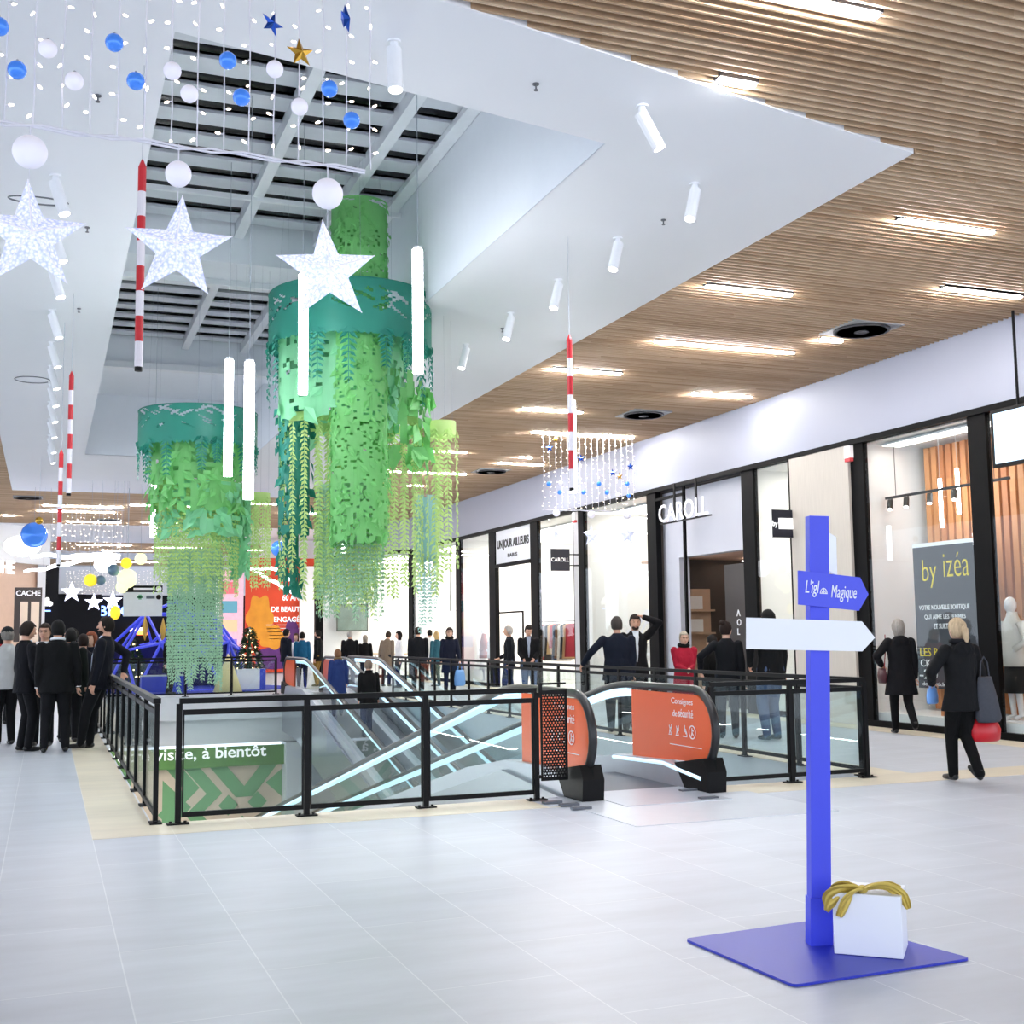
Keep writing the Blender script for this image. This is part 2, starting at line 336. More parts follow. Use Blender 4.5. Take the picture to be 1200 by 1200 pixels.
# far end of the mall
dk = M('dark_shop_front', (12, 13, 20), .5, spec=.15)
struct(MB().box(-1, 18, 75, 75.2, 4.15, 6).build('wall_back', white)); struct(MB().box(-1, 18, 75.3, 75.5, 0, 4.2).build('wall_dark_shop', dk))
b = MB(); b.add([(-7, 40, 4.45), (.1, 50, 4.45), (.1, 50.2, 4.45), (-7, 40.2, 4.45), (-7, 40, 5.95), (.1, 50, 5.95), (.1, 50.2, 5.95), (-7, 40.2, 5.95)], [(0, 1, 5, 4), (1, 2, 6, 5), (0, 3, 2, 1), (3, 0, 4, 7)])
struct(b.build('wall_left', white))
b = MB(); b.add([(-7, 41, 0), (-.3, 50.6, 0), (-.3, 50.8, 0), (-7, 41.2, 0), (-7, 41, 4.5), (-.3, 50.6, 4.5), (-.3, 50.8, 4.5), (-7, 41.2, 4.5)], [(0, 1, 5, 4), (1, 2, 6, 5), (0, 3, 2, 1), (3, 0, 4, 7)])
struct(b.build('wall_left_shop', M('left_shop_tan', (216, 186, 164), .6)))
struct(MB().box(-.35, -.05, 50.2, 50.6, 0, 4.5).build('trim_19', white)); struct(MB().box(-.05, .45, 52, 52.4, 0, 4.6).box(.45, 3, 74, 75, 0, 4.2).build('trim_20', dk))
# lower level seen through the void
lw = M('lower_white', (214, 218, 222), .6, var=.02)
struct(MB().box(-3, 13, 8, 40, -5.3, -5.2).build('floor', M('lower_floor', (186, 190, 192), .3)))
struct(MB().box(-3, 13, 33.3, 33.4, -1.3, -.5).build('wall_lower_head', lw))
green_sig = M('green_sign_band', (84, 128, 62), .5, var=.03)
gb = thing('sign_band', 'green illuminated band with white exit greeting lettering below the floor edge', 'sign', (1, 33.2, -1.9))
MB().box(-4, 5.75, 0, .1, 0, .53).build('band', green_sig, gb)
text('Merci de votre visite, à bientôt', at(312, 888, Y=33.15)-Vector((5.85, 0, 0)), XP, ZP, 5.85, .36, letter_w, gb, depth=.02, font_bold=.012)
# chevron wall pattern
pat = M('pattern_green', (104, 152, 106), .6); sal = M('pattern_sand', (205, 188, 168), .6)
struct(MB().box(-3, 6.16, 33.5, 33.6, -5.3, -1.8).build('wall_lower_pattern', sal))
b = MB(); yy = 33.495
def gp(poly):
    global yy
    yy -= .0015; b.prism(poly, (0, yy, 0), XP, ZP, .001)
zT, zL = -1.8, -3.6; w_ = .42
gp([(3.0, -2.2), (3.75, -2.95), (3.0, -3.7)][::1]); 
for x0 in (2.9, 4.0):
    pass
def band(pts, w):
    for (xa, za), (xb, zb_) in zip(pts, pts[1:]): gp([(xa-w/2, za), (xa+w/2, za), (xb+w/2, zb_), (xb-w/2, zb_)])
band([(3.2, -1.8), (3.75, -2.45), (3.1, -2.75+-.35), (3.7, -3.75), (3.1, -4.4)], .42)
band([(3.65, -1.8), (4.35, -2.62), (3.8, -3.15), (4.5, -3.9), (3.9, -4.5)], .42)
for dx in (-2.1, -3.2): band([(3.2+dx, -1.8), (3.75+dx, -2.45), (3.1+dx, -3.1), (3.7+dx, -3.75), (3.1+dx, -4.4)], .42)
band([(4.35, -1.8), (5.15, -2.75), (5.9, -1.8)], .46)
for cx, cz in ((4.72, -2.95), (5.5, -2.9)): gp([(cx-.26, cz), (cx, cz-.28), (cx+.26, cz), (cx, cz+.28)])
gp([(6.16, -2.05), (6.16, -2.8), (5.72, -2.4)]); gp([(5.1, -3.25), (5.6, -3.75), (4.6, -3.75)]); gp([(1.6, -1.8), (2.2, -1.8), (2.2, -2.5), (1.9, -2.2), (1.6, -2.5)]); gp([(1.6, -3.0), (1.9, -3.25), (2.2, -3.0), (2.2, -3.6), (1.9, -3.25), (1.6, -3.6)])
struct(b.build('trim_21', pat))
struct(MB().box(6.17, 13, 33.55, 33.65, -5.3, -1.2).box(6.17, 6.9, 32.9, 33.5, -5.3, -1.3).build('wall_lower', lw))
struct(MB().box(8.6, 8.7, 9, 33.3, -5.3, -.55).box(.2, .3, 9, 33.3, -5.3, -.55).box(.2, 8.7, 9.4, 9.5, -5.3, -.55).build('wall_lower_side', M('lower_side', (196, 202, 206), .5)))
# ======================= CEILING FITTINGS =======================
hous = M('lamp_housing', (60, 60, 64), .5)
def linear_lamp(x, y, L_, label):
    t = thing('ceiling_lamp', label, 'ceiling lamp', (x, y, ZC), group='linear lamps in the slatted ceiling')
    MB().box(0, L_, -.05, .05, -.012, .06).build('housing', hous, t)
    MB().box(.02, L_-.02, -.035, .035, -.034, -.012).build('diffuser', lampm, t)
for a in [(4.08, 6.5, 1.28, 'long linear lamp cut by the top edge of the photo'), (4.78, 7.72, .35, 'stubby lamp beside the front edge of the white soffit'),
          (8.26, 9.87, 1.28, 'linear lamp just right of the soffit corner'), (10.48, 11.75, 1.28, 'linear lamp at the right edge, nearest the white fascia'),
          (7.56, 12.64, 1.28, 'linear lamp between the soffit corner and the longer lamp below it'), (8.29, 15.36, 2.45, 'longest near lamp, left of the square air vent'),
          (10.6, 14.5, .4, 'stubby lamp touching the nearest air vent'), (7.57, 17.55, 1.28, 'linear lamp crossed by the striped pole on the right'),
          (10.78, 18.62, 1.28, 'linear lamp close above the hanging shop name'), (8.4, 20.93, 1.28, 'linear lamp just above the right-hand light curtain'),
          (9.56, 23.3, 2.45, 'long lamp from which the right-hand light curtain seems to hang'), (10.65, 26.8, .36, 'stubby lamp left of the right-hand light curtain'),
          (10.49, 27.86, 1.28, 'linear lamp left of the light curtain, under the stubby one'), (7.92, 26.45, 1.28, 'linear lamp right of the small lime leaf tube, upper one'),
          (8.0, 30.1, 2.45, 'long lamp behind the small lime leaf tube'), (9.57, 32.8, .5, 'stubby lamp behind the small lime leaf tube, lowest'),
          (4.6, 38.6, 2.4, 'linear lamp behind the gap between the two leaf sculptures, upper'), (7.4, 41.2, 2.4, 'linear lamp behind the big leaf sculpture, left side'),
          (-.2, 40.8, 2.45, 'long lamp beyond the soffit at the far left, nearest'), (2.42, 40.0, 1.9, 'linear lamp beside the left leaf sculpture, beyond the soffit'),
          (-.38, 42.55, 2.5, 'long lamp at the far left behind the second one'), (-1.5, 44.4, .4, 'stubby lamp at the far left edge'), (.6, 46.2, 1.9, 'linear lamp at the far left nearest the white ceiling band'), (3.2, 45.8, 1.9, 'linear lamp left of the left leaf sculpture, farthest'),
          (1.2, 57.5, 2.4, 'linear lamp in the second timber band, left'), (4.6, 58.5, 2.4, 'linear lamp in the second timber band, middle'), (8.2, 59.5, 2.4, 'linear lamp in the second timber band, right'),
          (2.4, 61, 2.4, 'linear lamp at the back of the second timber band'), (3.5, 70, 2.4, 'farthest linear lamp, over the dark end shops')]:
    linear_lamp(a[0], a[1], a[2], 'white '+a[3])
vent_m = M('vent_black', (34, 36, 40), .4); vent_g = M('vent_grey', (150, 152, 156), .5)
for x, y, lab in ((10.85, 13.85, 'round swirl air vent in a square plate, nearest one'), (10.95, 20.8, 'round swirl air vent above the hanging shop name letters'), (10.89, 29.4, 'round swirl air vent behind the lime leaf tube'),
                  (-.6, 38.8, 'round swirl air vent at the far left beyond the soffit'), (2.05, 45.5, 'round swirl air vent at the far left, farther one')):
    t = thing('air_vent', 'dark '+lab, 'air vent', (x, y, ZC), group='ceiling air vents')
    MB().box(-.42, .42, -.42, .42, -.012, .05).build('plate', vent_g, t)
    b = MB(); b.lathe([(.40, -.04), (.40, -.012), (.33, -.012), (.36, -.04)], n=28)
    b.lathe([(.1, -.05), (.1, -.012)], n=16)
    for i in range(22):
        a = 2*math.pi*i/22; a2 = a+.5; b.bar((.1*math.cos(a), .1*math.sin(a), -.03), (.35*math.cos(a2), .35*math.sin(a2), -.02), .035, .008)
    b.build('swirl_blades', vent_m, t); MB().lathe([(.36, -.014), (.36, -.0121)], n=24).build('backing', M('vent_hole', (12, 12, 14), .8), t)
spot_w = M('spot_body_white', (232, 234, 238), .4); spot_e = M('spot_lens', (255, 253, 248), .4, emit=6, var=0)
def spot(x, y, tilt, label):
    t = thing('ceiling_spot', label, 'spotlight', (x, y, ZC-.012), group='white spotlights on the soffit')
    MB().lathe([(.03, -.10), (.03, 0)], n=10).lathe([(.05, -.015), (.05, 0)], n=14).build('stem', spot_w, t)
    d = Vector((tilt, -.12, -1)).normalized(); p = Vector((0, 0, -.09)); a = p-d*.03; e = p+d*.3
    MB().tube([a, a+d*.001, e], [.045, .055, .055], 16).build('spot_body', spot_w, t)
    MB().tube([e, e+d*.006], .048, 16).build('lens', spot_e, t)
    ld = bpy.data.lights.new('spot_light', 'SPOT'); ld.energy = SPOT; ld.spot_size = math.radians(100); ld.spot_blend = .8; ld.shadow_soft_size = .05; ld.color = (.93, .96, 1)
    lo = bpy.data.objects.new('spot_light', ld); COL.objects.link(lo); lo.parent = t; lo.location = e+d*.03; lo.rotation_euler = d.to_track_quat('-Z', 'Y').to_euler()
for i, y in enumerate((9.7, 11.37, 13.0, 14.6, 16.45, 18.2, 20)): spot(5.72, y, -.3, 'white cylinder spotlight %s on the right side of the soffit' % ('nearest', 'second', 'third', 'fourth', 'fifth', 'sixth', 'farthest')[i])
for i, y in enumerate((11.5, 13.0, 14.4, 16.4, 18.2, 19.8, 21.3, 22.9, 24.7, 26.7, 28.3)): spot(-.02, y, .3, 'white cylinder spotlight %s in the row left of the skylight' % ('nearest', 'second', 'third', 'fourth', 'fifth', 'sixth', 'seventh', 'eighth', 'ninth', 'tenth', 'farthest')[i])
spot(4.45, 8.35, .5, 'white cylinder spotlight in front of the skylight corner'); spot(2.25, 8.0, 0, 'white cylinder spotlight behind the gold star string')
grey_s = M('sprinkler_metal', (120, 122, 128), .35, metal=.8)
for x, y, lab in ((3.48, 8.28, 'in front of the skylight, by the front soffit edge'), (5.92, 10.7, 'beside the second right spotlight'), (.28, 9.64, 'behind the blue baubles'), (.3, 12.9, 'right of the left spotlight row, near'), (.3, 16.2, 'right of the left spotlight row, far'), (5.9, 15.4, 'beside the fifth right spotlight')):
    tag(MB().lathe([(.007, -.05), (.007, -.01), (.026, -.01), (.026, 0)], n=10).lathe([(.018, -.056), (.018, -.05)], n=8).build('sprinkler', grey_s, loc=None), 'tiny metal ceiling sprinkler '+lab, 'sprinkler', 'ceiling sprinklers').location = (x, y, ZC-.012)
# hanging wire loops by the left spots
for (cx, cy, lab) in ((-.1, 11.6, 'nearer one'), (-.1, 19.8, 'farther one')):
    c = at(45, 235, Y=cy) if cy < 12 else at(38, 445, Y=cy)
    pts = [c+Vector((.26*math.cos(a), .1*math.sin(a), .07*math.sin(a*1.0))) for a in [math.pi*2*i/24 for i in range(23)]]
    tag(MB().tube(pts, .008, 6).build('cable_loop', grey_s), 'loose looped cable beside the left spotlight row, '+lab, 'cable')

# ======================= VERTICAL LIGHT TUBES AND STRIPED POLES =======================
wire_m = M('suspension_wire', (170, 176, 186), .4)
def top_of(x, y):
    return 7.6 if .75 < x < 4.5 and 9 < y < 24 else ZC
for px, y1, y2, Y, lab in ((490, 293, 437, 11.6, 'right of the tall green tube'), (355, 322, 462, 13.5, 'directly below the brightest big star'), (267, 422, 558, 15, 'left of the close pair by the left leaf sculpture'),
                           (291, 425, 585, 13, 'right of the close pair by the left leaf sculpture'), (180, 560, 630, 21, 'at the left flank of the left leaf sculpture'), (672, 470, 577, 16, 'beside the striped pole on the right'),
                           (500, 600, 660, 24, 'behind the small blue-grey leaf tube'), (402, 600, 648, 24, 'glimpsed through the bottom of the big leaf sculpture'), (246, 604, 622, 24, 'glimpsed through the left leaf sculpture')):
    a, c = at(px, y1, Y=Y), at(px, y2, Y=Y)
    t = thing('light_tube', 'glowing vertical tube light '+lab, 'light tube', (c.x, c.y, c.z), group='vertical tube lights')
    h = a.z-c.z; MB().tube([(0, 0, 0), (0, 0, h)], .055, 16).build('tube', tubem, t); MB().tube([(0, 0, h), (0, 0, h+.03)], .045, 12).build('end_cap', spot_w, t)
    MB().tube([(0, 0, h+.03), (0, 0, top_of(c.x, c.y)-c.z)], .004, 5).build('wire', wire_m, t)
red_m = M('pole_red', (196, 32, 44), .4); pwhite = M('pole_white', (226, 222, 230), .4)
for px, y1, y2, Y, lab in ((167, 187, 435, 9, 'largest, left of the skylight'), (84, 435, 581, 15.5, 'second at the left, ending at the soffit edge'), (72, 527, 664, 17, 'left one hanging lowest, beside the blue bauble'),
                           (667, 392, 575, 11.5, 'at the right, beside a tube light'), (414.5, 618, 700, 26, 'small far one behind the big leaf sculpture')):
    a, c = at(px, y1, Y=Y), at(px-(3 if px == 167 else 0), y2, Y=Y); c.x = a.x; h = a.z-c.z
    t = thing('striped_pole', 'red and white striped hanging pole, '+lab, 'pole', (c.x, c.y, c.z), group='red and white striped hanging poles')
    b = MB(); n = 8
    for i in range(n): b.tube([(0, 0, .03+(h-.09)*i/n), (0, 0, .03+(h-.09)*(i+1)/n)], .03, 12, k=i % 2)
    b.tube([(0, 0, h-.06), (0, 0, h)], [.03, .006], 12, k=1); b.build('pole', [pwhite, red_m], t)
    MB().tube([(0, 0, 0), (0, 0, .03)], .028, 12).build('end_cap', black, t)
    MB().tube([(0, 0, h), (0, 0, top_of(c.x, c.y)-c.z)], .003, 5).build('wire', wire_m, t)

# ======================= LIGHT CURTAINS =======================
bulb_m = M('warm_bulb', (255, 236, 214), .4, emit=3.5, var=0); cable_w = M('white_cable', (226, 226, 236), .5)
def star_mesh(b, c, R, r, th, rot=0, ux=XP, uy=ZP, n=5, k=0):
    c = Vector(c); nn = ux.cross(uy); pts = []
    for i in range(2*n):
        a = math.pi/2+rot+math.pi*i/n; q = R if i % 2 == 0 else r; pts.append(c+ux*q*math.cos(a)+uy*q*math.sin(a))
    m = len(pts); return b.add(pts+[c+nn*th, c-nn*th], [(i, (i+1) % m, m) for i in range(m)]+[((i+1) % m, i, m+1) for i in range(m)], k)
blue_b = M('blue_bauble', (66, 128, 226), .1, metal=.2, emit=.22); white_b = M('white_bauble', (236, 235, 248), .5, emit=.12)
blue_s = M('blue_star_foil', (40, 86, 190), .18, metal=.6); gold_s = M('gold_star_foil', (214, 168, 66), .2, metal=.8)
def ice():
    m = bpy.data.materials.new('lit_acrylic_star'); m.use_nodes = True; N = m.node_tree.nodes; L = m.node_tree.links; p = N['Principled BSDF']
    tc = N.new('ShaderNodeTexCoord'); vo = N.new('ShaderNodeTexVoronoi'); vo.inputs['Scale'].default_value = 60; L.new(tc.outputs['Object'], vo.inputs[0])
    cr = N.new('ShaderNodeValToRGB'); cr.color_ramp.elements[0].position = .0; cr.color_ramp.elements[0].color = (1, 1, 1, 1); cr.color_ramp.elements[1].position = .8; cr.color_ramp.elements[1].color = (.5, .56, .88, 1)
    L.new(vo.outputs[0], cr.inputs[0]); L.new(cr.outputs[0], p.inputs['Base Color']); L.new(cr.outputs[0], p.inputs['Emission Color']); p.inputs['Emission Strength'].default_value = .28; p.inputs['Roughness'].default_value = .15
    bp = N.new('ShaderNodeBump'); bp.inputs['Strength'].default_value = .6; bp.inputs['Distance'].default_value = .01; L.new(vo.outputs[0], bp.inputs['Height']); L.new(bp.outputs[0], p.inputs['Normal'])
    return m
ice_m = ice()
ice_m2 = ice_m.copy(); ice_m2.name = 'lit_acrylic_star_bright'; ice_m2.node_tree.nodes['Principled BSDF'].inputs['Emission Strength'].default_value = .42
def light_curtain(label, x0, Y, z0, z1, n, dx, res=6, bulbs=11):
    t = thing('light_curtain', label, 'light curtain', (x0, Y, z0), group='hanging light curtains')
    for i in range(n):
        x = i*dx; b = MB(); bulbs_ = bulbs; pts = [(x+random.uniform(-.004, .004), random.uniform(-.004, .004), (z1-z0)*j/8) for j in range(9)]; b.tube(pts, .0035, 5, caps=False); 
        for j in range(bulbs):
            z = (j+.5+random.uniform(-.25, .25))*(z1-z0)/bulbs; a = random.uniform(0, 6.28); q = Vector((x, 0, z)); d = Vector((math.cos(a), math.sin(a)*.5, random.uniform(-.7, .7))).normalized()
            b.tube([q, q+d*.024], .004, 5, k=0); b.caps(q+d*.024, q+d*.04, .0075, .0055, 6, k=1)
        b.build('bulb_string', [cable_w, bulb_m], t)
    W_ = (n-1)*dx
    for k in range(2): MB().tube([(W_*j/12-.03, .01*k, -.015*math.sin(j*2.1+k*2)-.01) for j in range(13)], .007, 6).build('bottom_cable', cable_w, t)
    MB().tube([(-.05, 0, z1-z0), (W_+.05, 0, z1-z0)], .008, 6).build('top_bar', cable_w, t)
    return t
NY = 6.5
z0 = at(211, 165, Y=NY).z-.02
light_curtain('near curtain of warm light strings across the upper left corner', at(-30, 165, Y=NY).x, NY, z0, ZC, 16, (at(434, 190, Y=NY).x-at(-30, 165, Y=NY).x)/15)
def bauble(px, py, r, m, label, Y, cap=True):
    c = at(px, py, Y=Y); t = MB().ell((0, 0, 0), r, r, r, 22, 14).build('bauble', m, smooth=True); t.location = c
    tag(t, label, 'bauble', 'hanging baubles'); MB().lathe([(r*.14, r*.95), (r*.14, r*1.15)], n=8).build('bauble_cap', steel, t); return t
for px, py, m, lab in ((-1, 31, 'b', 'small blue bauble cut by the left edge'), (20, 82, 'b', 'small blue bauble nearest the left edge, whole'), (134, 50, 'b', 'small blue bauble above another one, left of the skylight'),
        (159, 95, 'b', 'small blue bauble just left of the striped pole wire'), (267, 71, 'b', 'small blue bauble over the skylight, left pair upper'), (283, 114, 'b', 'small blue bauble over the skylight, left pair lower'),
        (386, 104, 'b', 'small blue bauble over the skylight, right pair upper'), (412, 141, 'b', 'small blue bauble over the skylight, right pair lower'),
        (56, 57, 'w', 'small white bauble between two blue ones at far left'), (87, 95, 'w', 'small white bauble left of the lower blue one'), (202, 83, 'w', 'small white bauble on the skylight edge'),
        (222, 110, 'w', 'small white bauble right of the one on the skylight edge'), (322, 81, 'w', 'small white bauble left of the gold star'), (351, 125, 'w', 'small white bauble below the gold star')):
    bauble(px, py, .048, blue_b if m == 'b' else white_b, lab+', in the near light curtain', NY-.06)
def big_star(px, py, R, rot, m, label, Y, yaw=0, group='big lit stars'):
    c = at(px, py, Y=Y); ux = Vector((math.cos(yaw), math.sin(yaw), 0)); t = star_mesh(MB(), (0, 0, 0), R, R*.41, R*.24, rot, ux, ZP).build('hanging_star', m); t.location = c; nn_ = ux.cross(ZP)
    if R > .2 and R < .35:
        for i in range(10):
            a = math.pi/2+rot+math.pi*i/5; q = R if i % 2 == 0 else R*.41; MB().tube([nn_*R*.24, (ux*math.cos(a)+ZP*math.sin(a))*q], .0035 if i % 2 == 0 else .0025, 5).build('ridge', white_b, t)
    return tag(t, label, 'star', group)
for k, (px, py, rot, yaw, ps, m, lab) in enumerate(((35, 276, .06, .15, 178, ice_m, 'left'), (209, 291, -.06, -.25, 204, ice_m, 'middle'), (384, 318, .1, .0, 227, ice_m2, 'right, brightest'))):
    s = big_star(px, py, .297, rot, m, 'big crystal star hanging under a white ball, %s of the three' % lab, NY-.02, yaw)
    c = at(px, ps, Y=NY); t = MB().ell((0, 0, 0), .088 if k != 1 else .07, .08, .088 if k != 1 else .07, 22, 14).build('bauble', white_b, smooth=True); t.location = c
    tag(t, 'white ball on the cable above the %s big star' % ('left', 'middle', 'right')[k], 'bauble', 'white balls above the big stars')
    MB().tube([(0, 0, .06), (0, 0, z0-c.z)], .004, 6).build('hanging_cord', cable_w, t)
    MB().tube([(0, 0, -.06), (0, 0, s.location.z+.26-c.z)], .002, 5).build('hanging_cord', cable_w, t)
for px, py, R, rot, yaw, m, lab in ((319, 28, .075, -.25, .4, blue_s, 'blue foil star left of the gold one'), (405, 22, .08, .2, 1.0, blue_s, 'blue foil star right of the gold one, edge-on'), (352, 62, .085, .12, .2, gold_s, 'gold foil star in the near light curtain')):
    c = at(px, py, Y=NY-.05); ux = Vector((math.cos(yaw), math.sin(yaw), 0)); t = star_mesh(MB(), (0, 0, 0), R, R*.42, R*.35, rot, ux, ZP).build('foil_star', m); t.location = c; tag(t, lab, 'star', 'small foil stars')
# right-hand far curtain
FYn = 23.4; xa = at(637, 560, Y=FYn).x; xb = at(742, 560, Y=FYn).x; zb_ = at(690, 598, Y=FYn).z
light_curtain('far curtain of light strings in front of the white fascia at right', xa, FYn, zb_, ZC-.04, 16, (xb-xa)/15, bulbs=15)
for px, py, m, lab in ((643, 567, blue_b, 'blue bauble lowest left but one'), (656, 547+30, blue_b, 'blue bauble at its lower left'), (657, 566, white_b, 'white bauble at its lower left'), (684, 577, blue_b, 'blue bauble right of the tube light'), (702, 567, blue_b, 'blue bauble in its middle right'),
        (711, 577, blue_b, 'blue bauble lower, right of the middle'), (724, 580, white_b, 'white bauble at its lower right'), (735, 567, blue_b, 'blue bauble at its right, upper'), (737, 581, blue_b, 'blue bauble at its right, lower'), (651, 515, gold_s, 'amber bauble at its upper left')):
    bauble(px, py, .05, m, lab+' of the right-hand light curtain', FYn-.06)
for px, py, m, lab in ((644, 525, blue_s, 'upper left'), (681, 537, blue_s, 'right of the tube light'), (718, 554, blue_s, 'blue, lower right'), (726, 558, gold_s, 'gold, lower right'), (739, 547, blue_s, 'far right')):
    c = at(px, py, Y=FYn-.06); t = star_mesh(MB(), (0, 0, 0), .09, .04, .03, .1).build('foil_star', m); t.location = c; tag(t, 'small foil star %s in the right-hand light curtain' % lab, 'star', 'small foil stars')
for k, (px, py, ps) in enumerate(((652, 627, 601), (693, 628, 603), (735, 627, 604))):
    s = big_star(px, py, .24, 0, ice_m, 'lit star under the right-hand light curtain, %s of three' % ('left', 'middle', 'right')[k], FYn, (1.0, .2, 0)[k])
    c = at(px, ps, Y=FYn); t = MB().ell((0, 0, 0), .08, .08, .08, 16, 10).build('bauble', white_b, smooth=True); t.location = c; tag(t, 'white ball above the %s star of the right-hand light curtain' % ('left', 'middle', 'right')[k], 'bauble', 'white balls above the far stars')
# distant curtains at the left
xa = at(62, 600, Y=30).x; xb = at(143, 600, Y=30).x
light_curtain('distant curtain of sparse lights below the far soffit, left side', xa, 30, at(100, 646, Y=30).z, at(100, 597, Y=30).z, 16, (xb-xa)/15, bulbs=7)
xa = at(78, 680, Y=60).x; xb = at(190, 680, Y=60).x
light_curtain('farthest curtain of small lights, above the dark end shops', xa, 60, at(130, 696, Y=60).z, at(130, 668, Y=60).z, 26, (xb-xa)/25, bulbs=9)
for px, py, R, lab in ((84, 694, .5, 'left, higher up'), (110, 706, .42, 'middle'), (132, 704, .45, 'right')):
    big_star(px, py, R, 0, M('lit_far_star', (225, 228, 255), .4, emit=2.2, var=0), 'small bright star over the dark end shops, %s' % lab, 58, group='far bright stars')
# ======================= LEAF SCULPTURES =======================
def leafmat(name, rgb): return M(name, rgb, .45, var=.14, scale=3, trans=.45, spec=.4)
teal = leafmat('teal_leaf_sheet', (52, 142, 126)); green = leafmat('green_leaf_sheet', (128, 200, 122)); mint = leafmat('mint_leaf_sheet', (140, 212, 164)); lime = leafmat('lime_leaf_sheet', (196, 222, 146)); sage = leafmat('sage_leaf_sheet', (164, 202, 172)); mist = leafmat('mist_leaf_sheet', (152, 196, 190))
def leaf(b, p, d, n, L_, w, fold=.15):
    p = Vector(p); d = Vector(d).normalized(); n = Vector(n); s = d.cross(n).normalized()*w/2; m = p+d*L_*.45+n*L_*fold
    b.add([p, m-s, p+d*L_, m+s], [(0, 1, 2), (0, 2, 3)])
def cyl_sheet(b, R, z0, z1, nt, nz, hole, rag=0., rnd=random):
    """perforated cylinder sheet; hole(i, j) leaves a cell open"""
    vs = []; base = 0
    for j in range(nz+1):
        for i in range(nt):
            a = 2*math.pi*i/nt; zz = z0+(z1-z0)*j/nz-(rag*rnd.random() if j == 0 else 0); vs.append((R*math.cos(a), R*math.sin(a), zz))
    fs = []
    for j in range(nz):
        for i in range(nt):
            if not hole(i, j): fs.append((j*nt+i, j*nt+(i+1) % nt, (j+1)*nt+(i+1) % nt, (j+1)*nt+i))
    b.add(vs, fs)
def slashes(nt, nz, k, rnd):
    H = set()
    for _ in range(k):
        i, j = rnd.randrange(nt), rnd.randrange(nz//3, nz-3); L_ = rnd.randint(4, 11); s = rnd.choice((-1, 1))
        for q in range(L_): H.add(((i+s*q) % nt, min(nz-1, j+q//2)))
        if rnd.random() < .5:
            for q in range(L_-1): H.add(((i+s*q) % nt, min(nz-1, j+1+q//2)))
    return lambda i, j: (i, j) in H
def fern(b, p, n, L_, w, k=9):
    """hanging fern strip, leaflets both sides"""
    p = Vector(p); n = Vector(n).normalized(); t = n.cross(ZP)
    b.add([p-t*.008, p+t*.008, p+t*.004-ZP*L_, p-t*.004-ZP*L_], [(0, 1, 2, 3)])
    for i in range(k):
        f = i/k; q = p-ZP*L_*f; ww = w*(1-f*.55)
        for s in (-1, 1): leaf(b, q, t*s-ZP*.75, n, ww, ww*.38, random.uniform(-.1, .25))
def strand(b, p, n, L_, w, step, rnd):
    p = Vector(p); n = Vector(n).normalized(); t = n.cross(ZP); k = max(2, int(L_/step))
    b.add([p-t*.006, p+t*.006, p+t*.003-ZP*L_, p-t*.003-ZP*L_], [(0, 1, 2, 3)])
    for i in range(k):
        q = p-ZP*step*i
        for s in (-1, 1): leaf(b, q, t*s*rnd.uniform(.7, 1.1)-ZP*rnd.uniform(.7, 1.2)+n*rnd.uniform(-.3, .5), n, w*rnd.uniform(.75, 1.15), w*.42, rnd.uniform(0, .3))
def ring_fringe(name, R, z0, z1, mat, parent, c=(0, 0), cuts=60, fringe=14, fl=(.3, .7), fw=.13, nt=260, nz=30, seed=1, top=True):
    rnd = random.Random(seed); b = MB(); cyl_sheet(b, R, z0, z1, nt, nz, slashes(nt, nz, cuts, rnd), .05, rnd)
    for i in range(fringe):
        a = 2*math.pi*(i+rnd.uniform(-.3, .3))/fringe; fern(b, (R*math.cos(a), R*math.sin(a), z0+.06), (math.cos(a), math.sin(a), 0), rnd.uniform(*fl), fw)
    o = b.build(name, mat, parent); o.location = (*c, 0)
    o2 = MB().tube([(R*math.cos(a), R*math.sin(a), z1) for a in [2*math.pi*i/40 for i in range(41)]], .008, 6).build('hoop', mat, parent); o2.location = (*c, 0); return o
def leaf_band(name, R, z0, z1, mat, parent, c=(0, 0), n=160, L_=(.16, .34), w=.55, seed=2, sheet=.2, grid=(64, 20)):
    """sheet with big cut leaves lifting off it"""
    rnd = random.Random(seed); b = MB(); nt, nz = grid; cyl_sheet(b, R, z0, z1, nt, nz, lambda i, j: rnd.random() < sheet, .1, rnd)
    for i in range(n):
        a = rnd.uniform(0, 2*math.pi); z = z0+(z1-z0)*rnd.random(); nn = Vector((math.cos(a), math.sin(a), 0)); t = nn.cross(ZP); l = rnd.uniform(*L_)
        leaf(b, nn*(R+.004)+ZP*z, t*rnd.uniform(-1, 1)-ZP*rnd.uniform(.3, 1)+nn*rnd.uniform(.0, .22), nn, l, l*w, .1)
    o = b.build(name, mat, parent); o.location = (*c, 0); return o
def strand_curtain(name, R, zt, L_, mat, parent, c=(0, 0), n=30, w=.07, step=.055, band=.12, seed=3, groups=None):
    rnd = random.Random(seed); b = MB()
    if band: cyl_sheet(b, R, zt-band, zt, 48, 2, lambda i, j: False)
    for i in range(n):
        a = 2*math.pi*(i+rnd.uniform(-.2, .2))/n
        if groups: a = 2*math.pi*(i % groups)/groups+((i//groups)-(n/groups-1)/2)*.05/R
        nn = Vector((math.cos(a), math.sin(a), 0)); strand(b, nn*R+ZP*(zt-band*.6), nn, rnd.uniform(*L_), w, step, rnd)
    o = b.build(name, mat, parent); o.location = (*c, 0); return o
def wires(parent, c, R, z, ztop, n=3):
    for i in range(n): a = 2*math.pi*i/n+.4; o = MB().tube([(R*math.cos(a), R*math.sin(a), z), (R*math.cos(a)*.9, R*math.sin(a)*.9, ztop)], .0016, 4, caps=False).build('wire', wire_m, parent); o.location = (*c, 0)
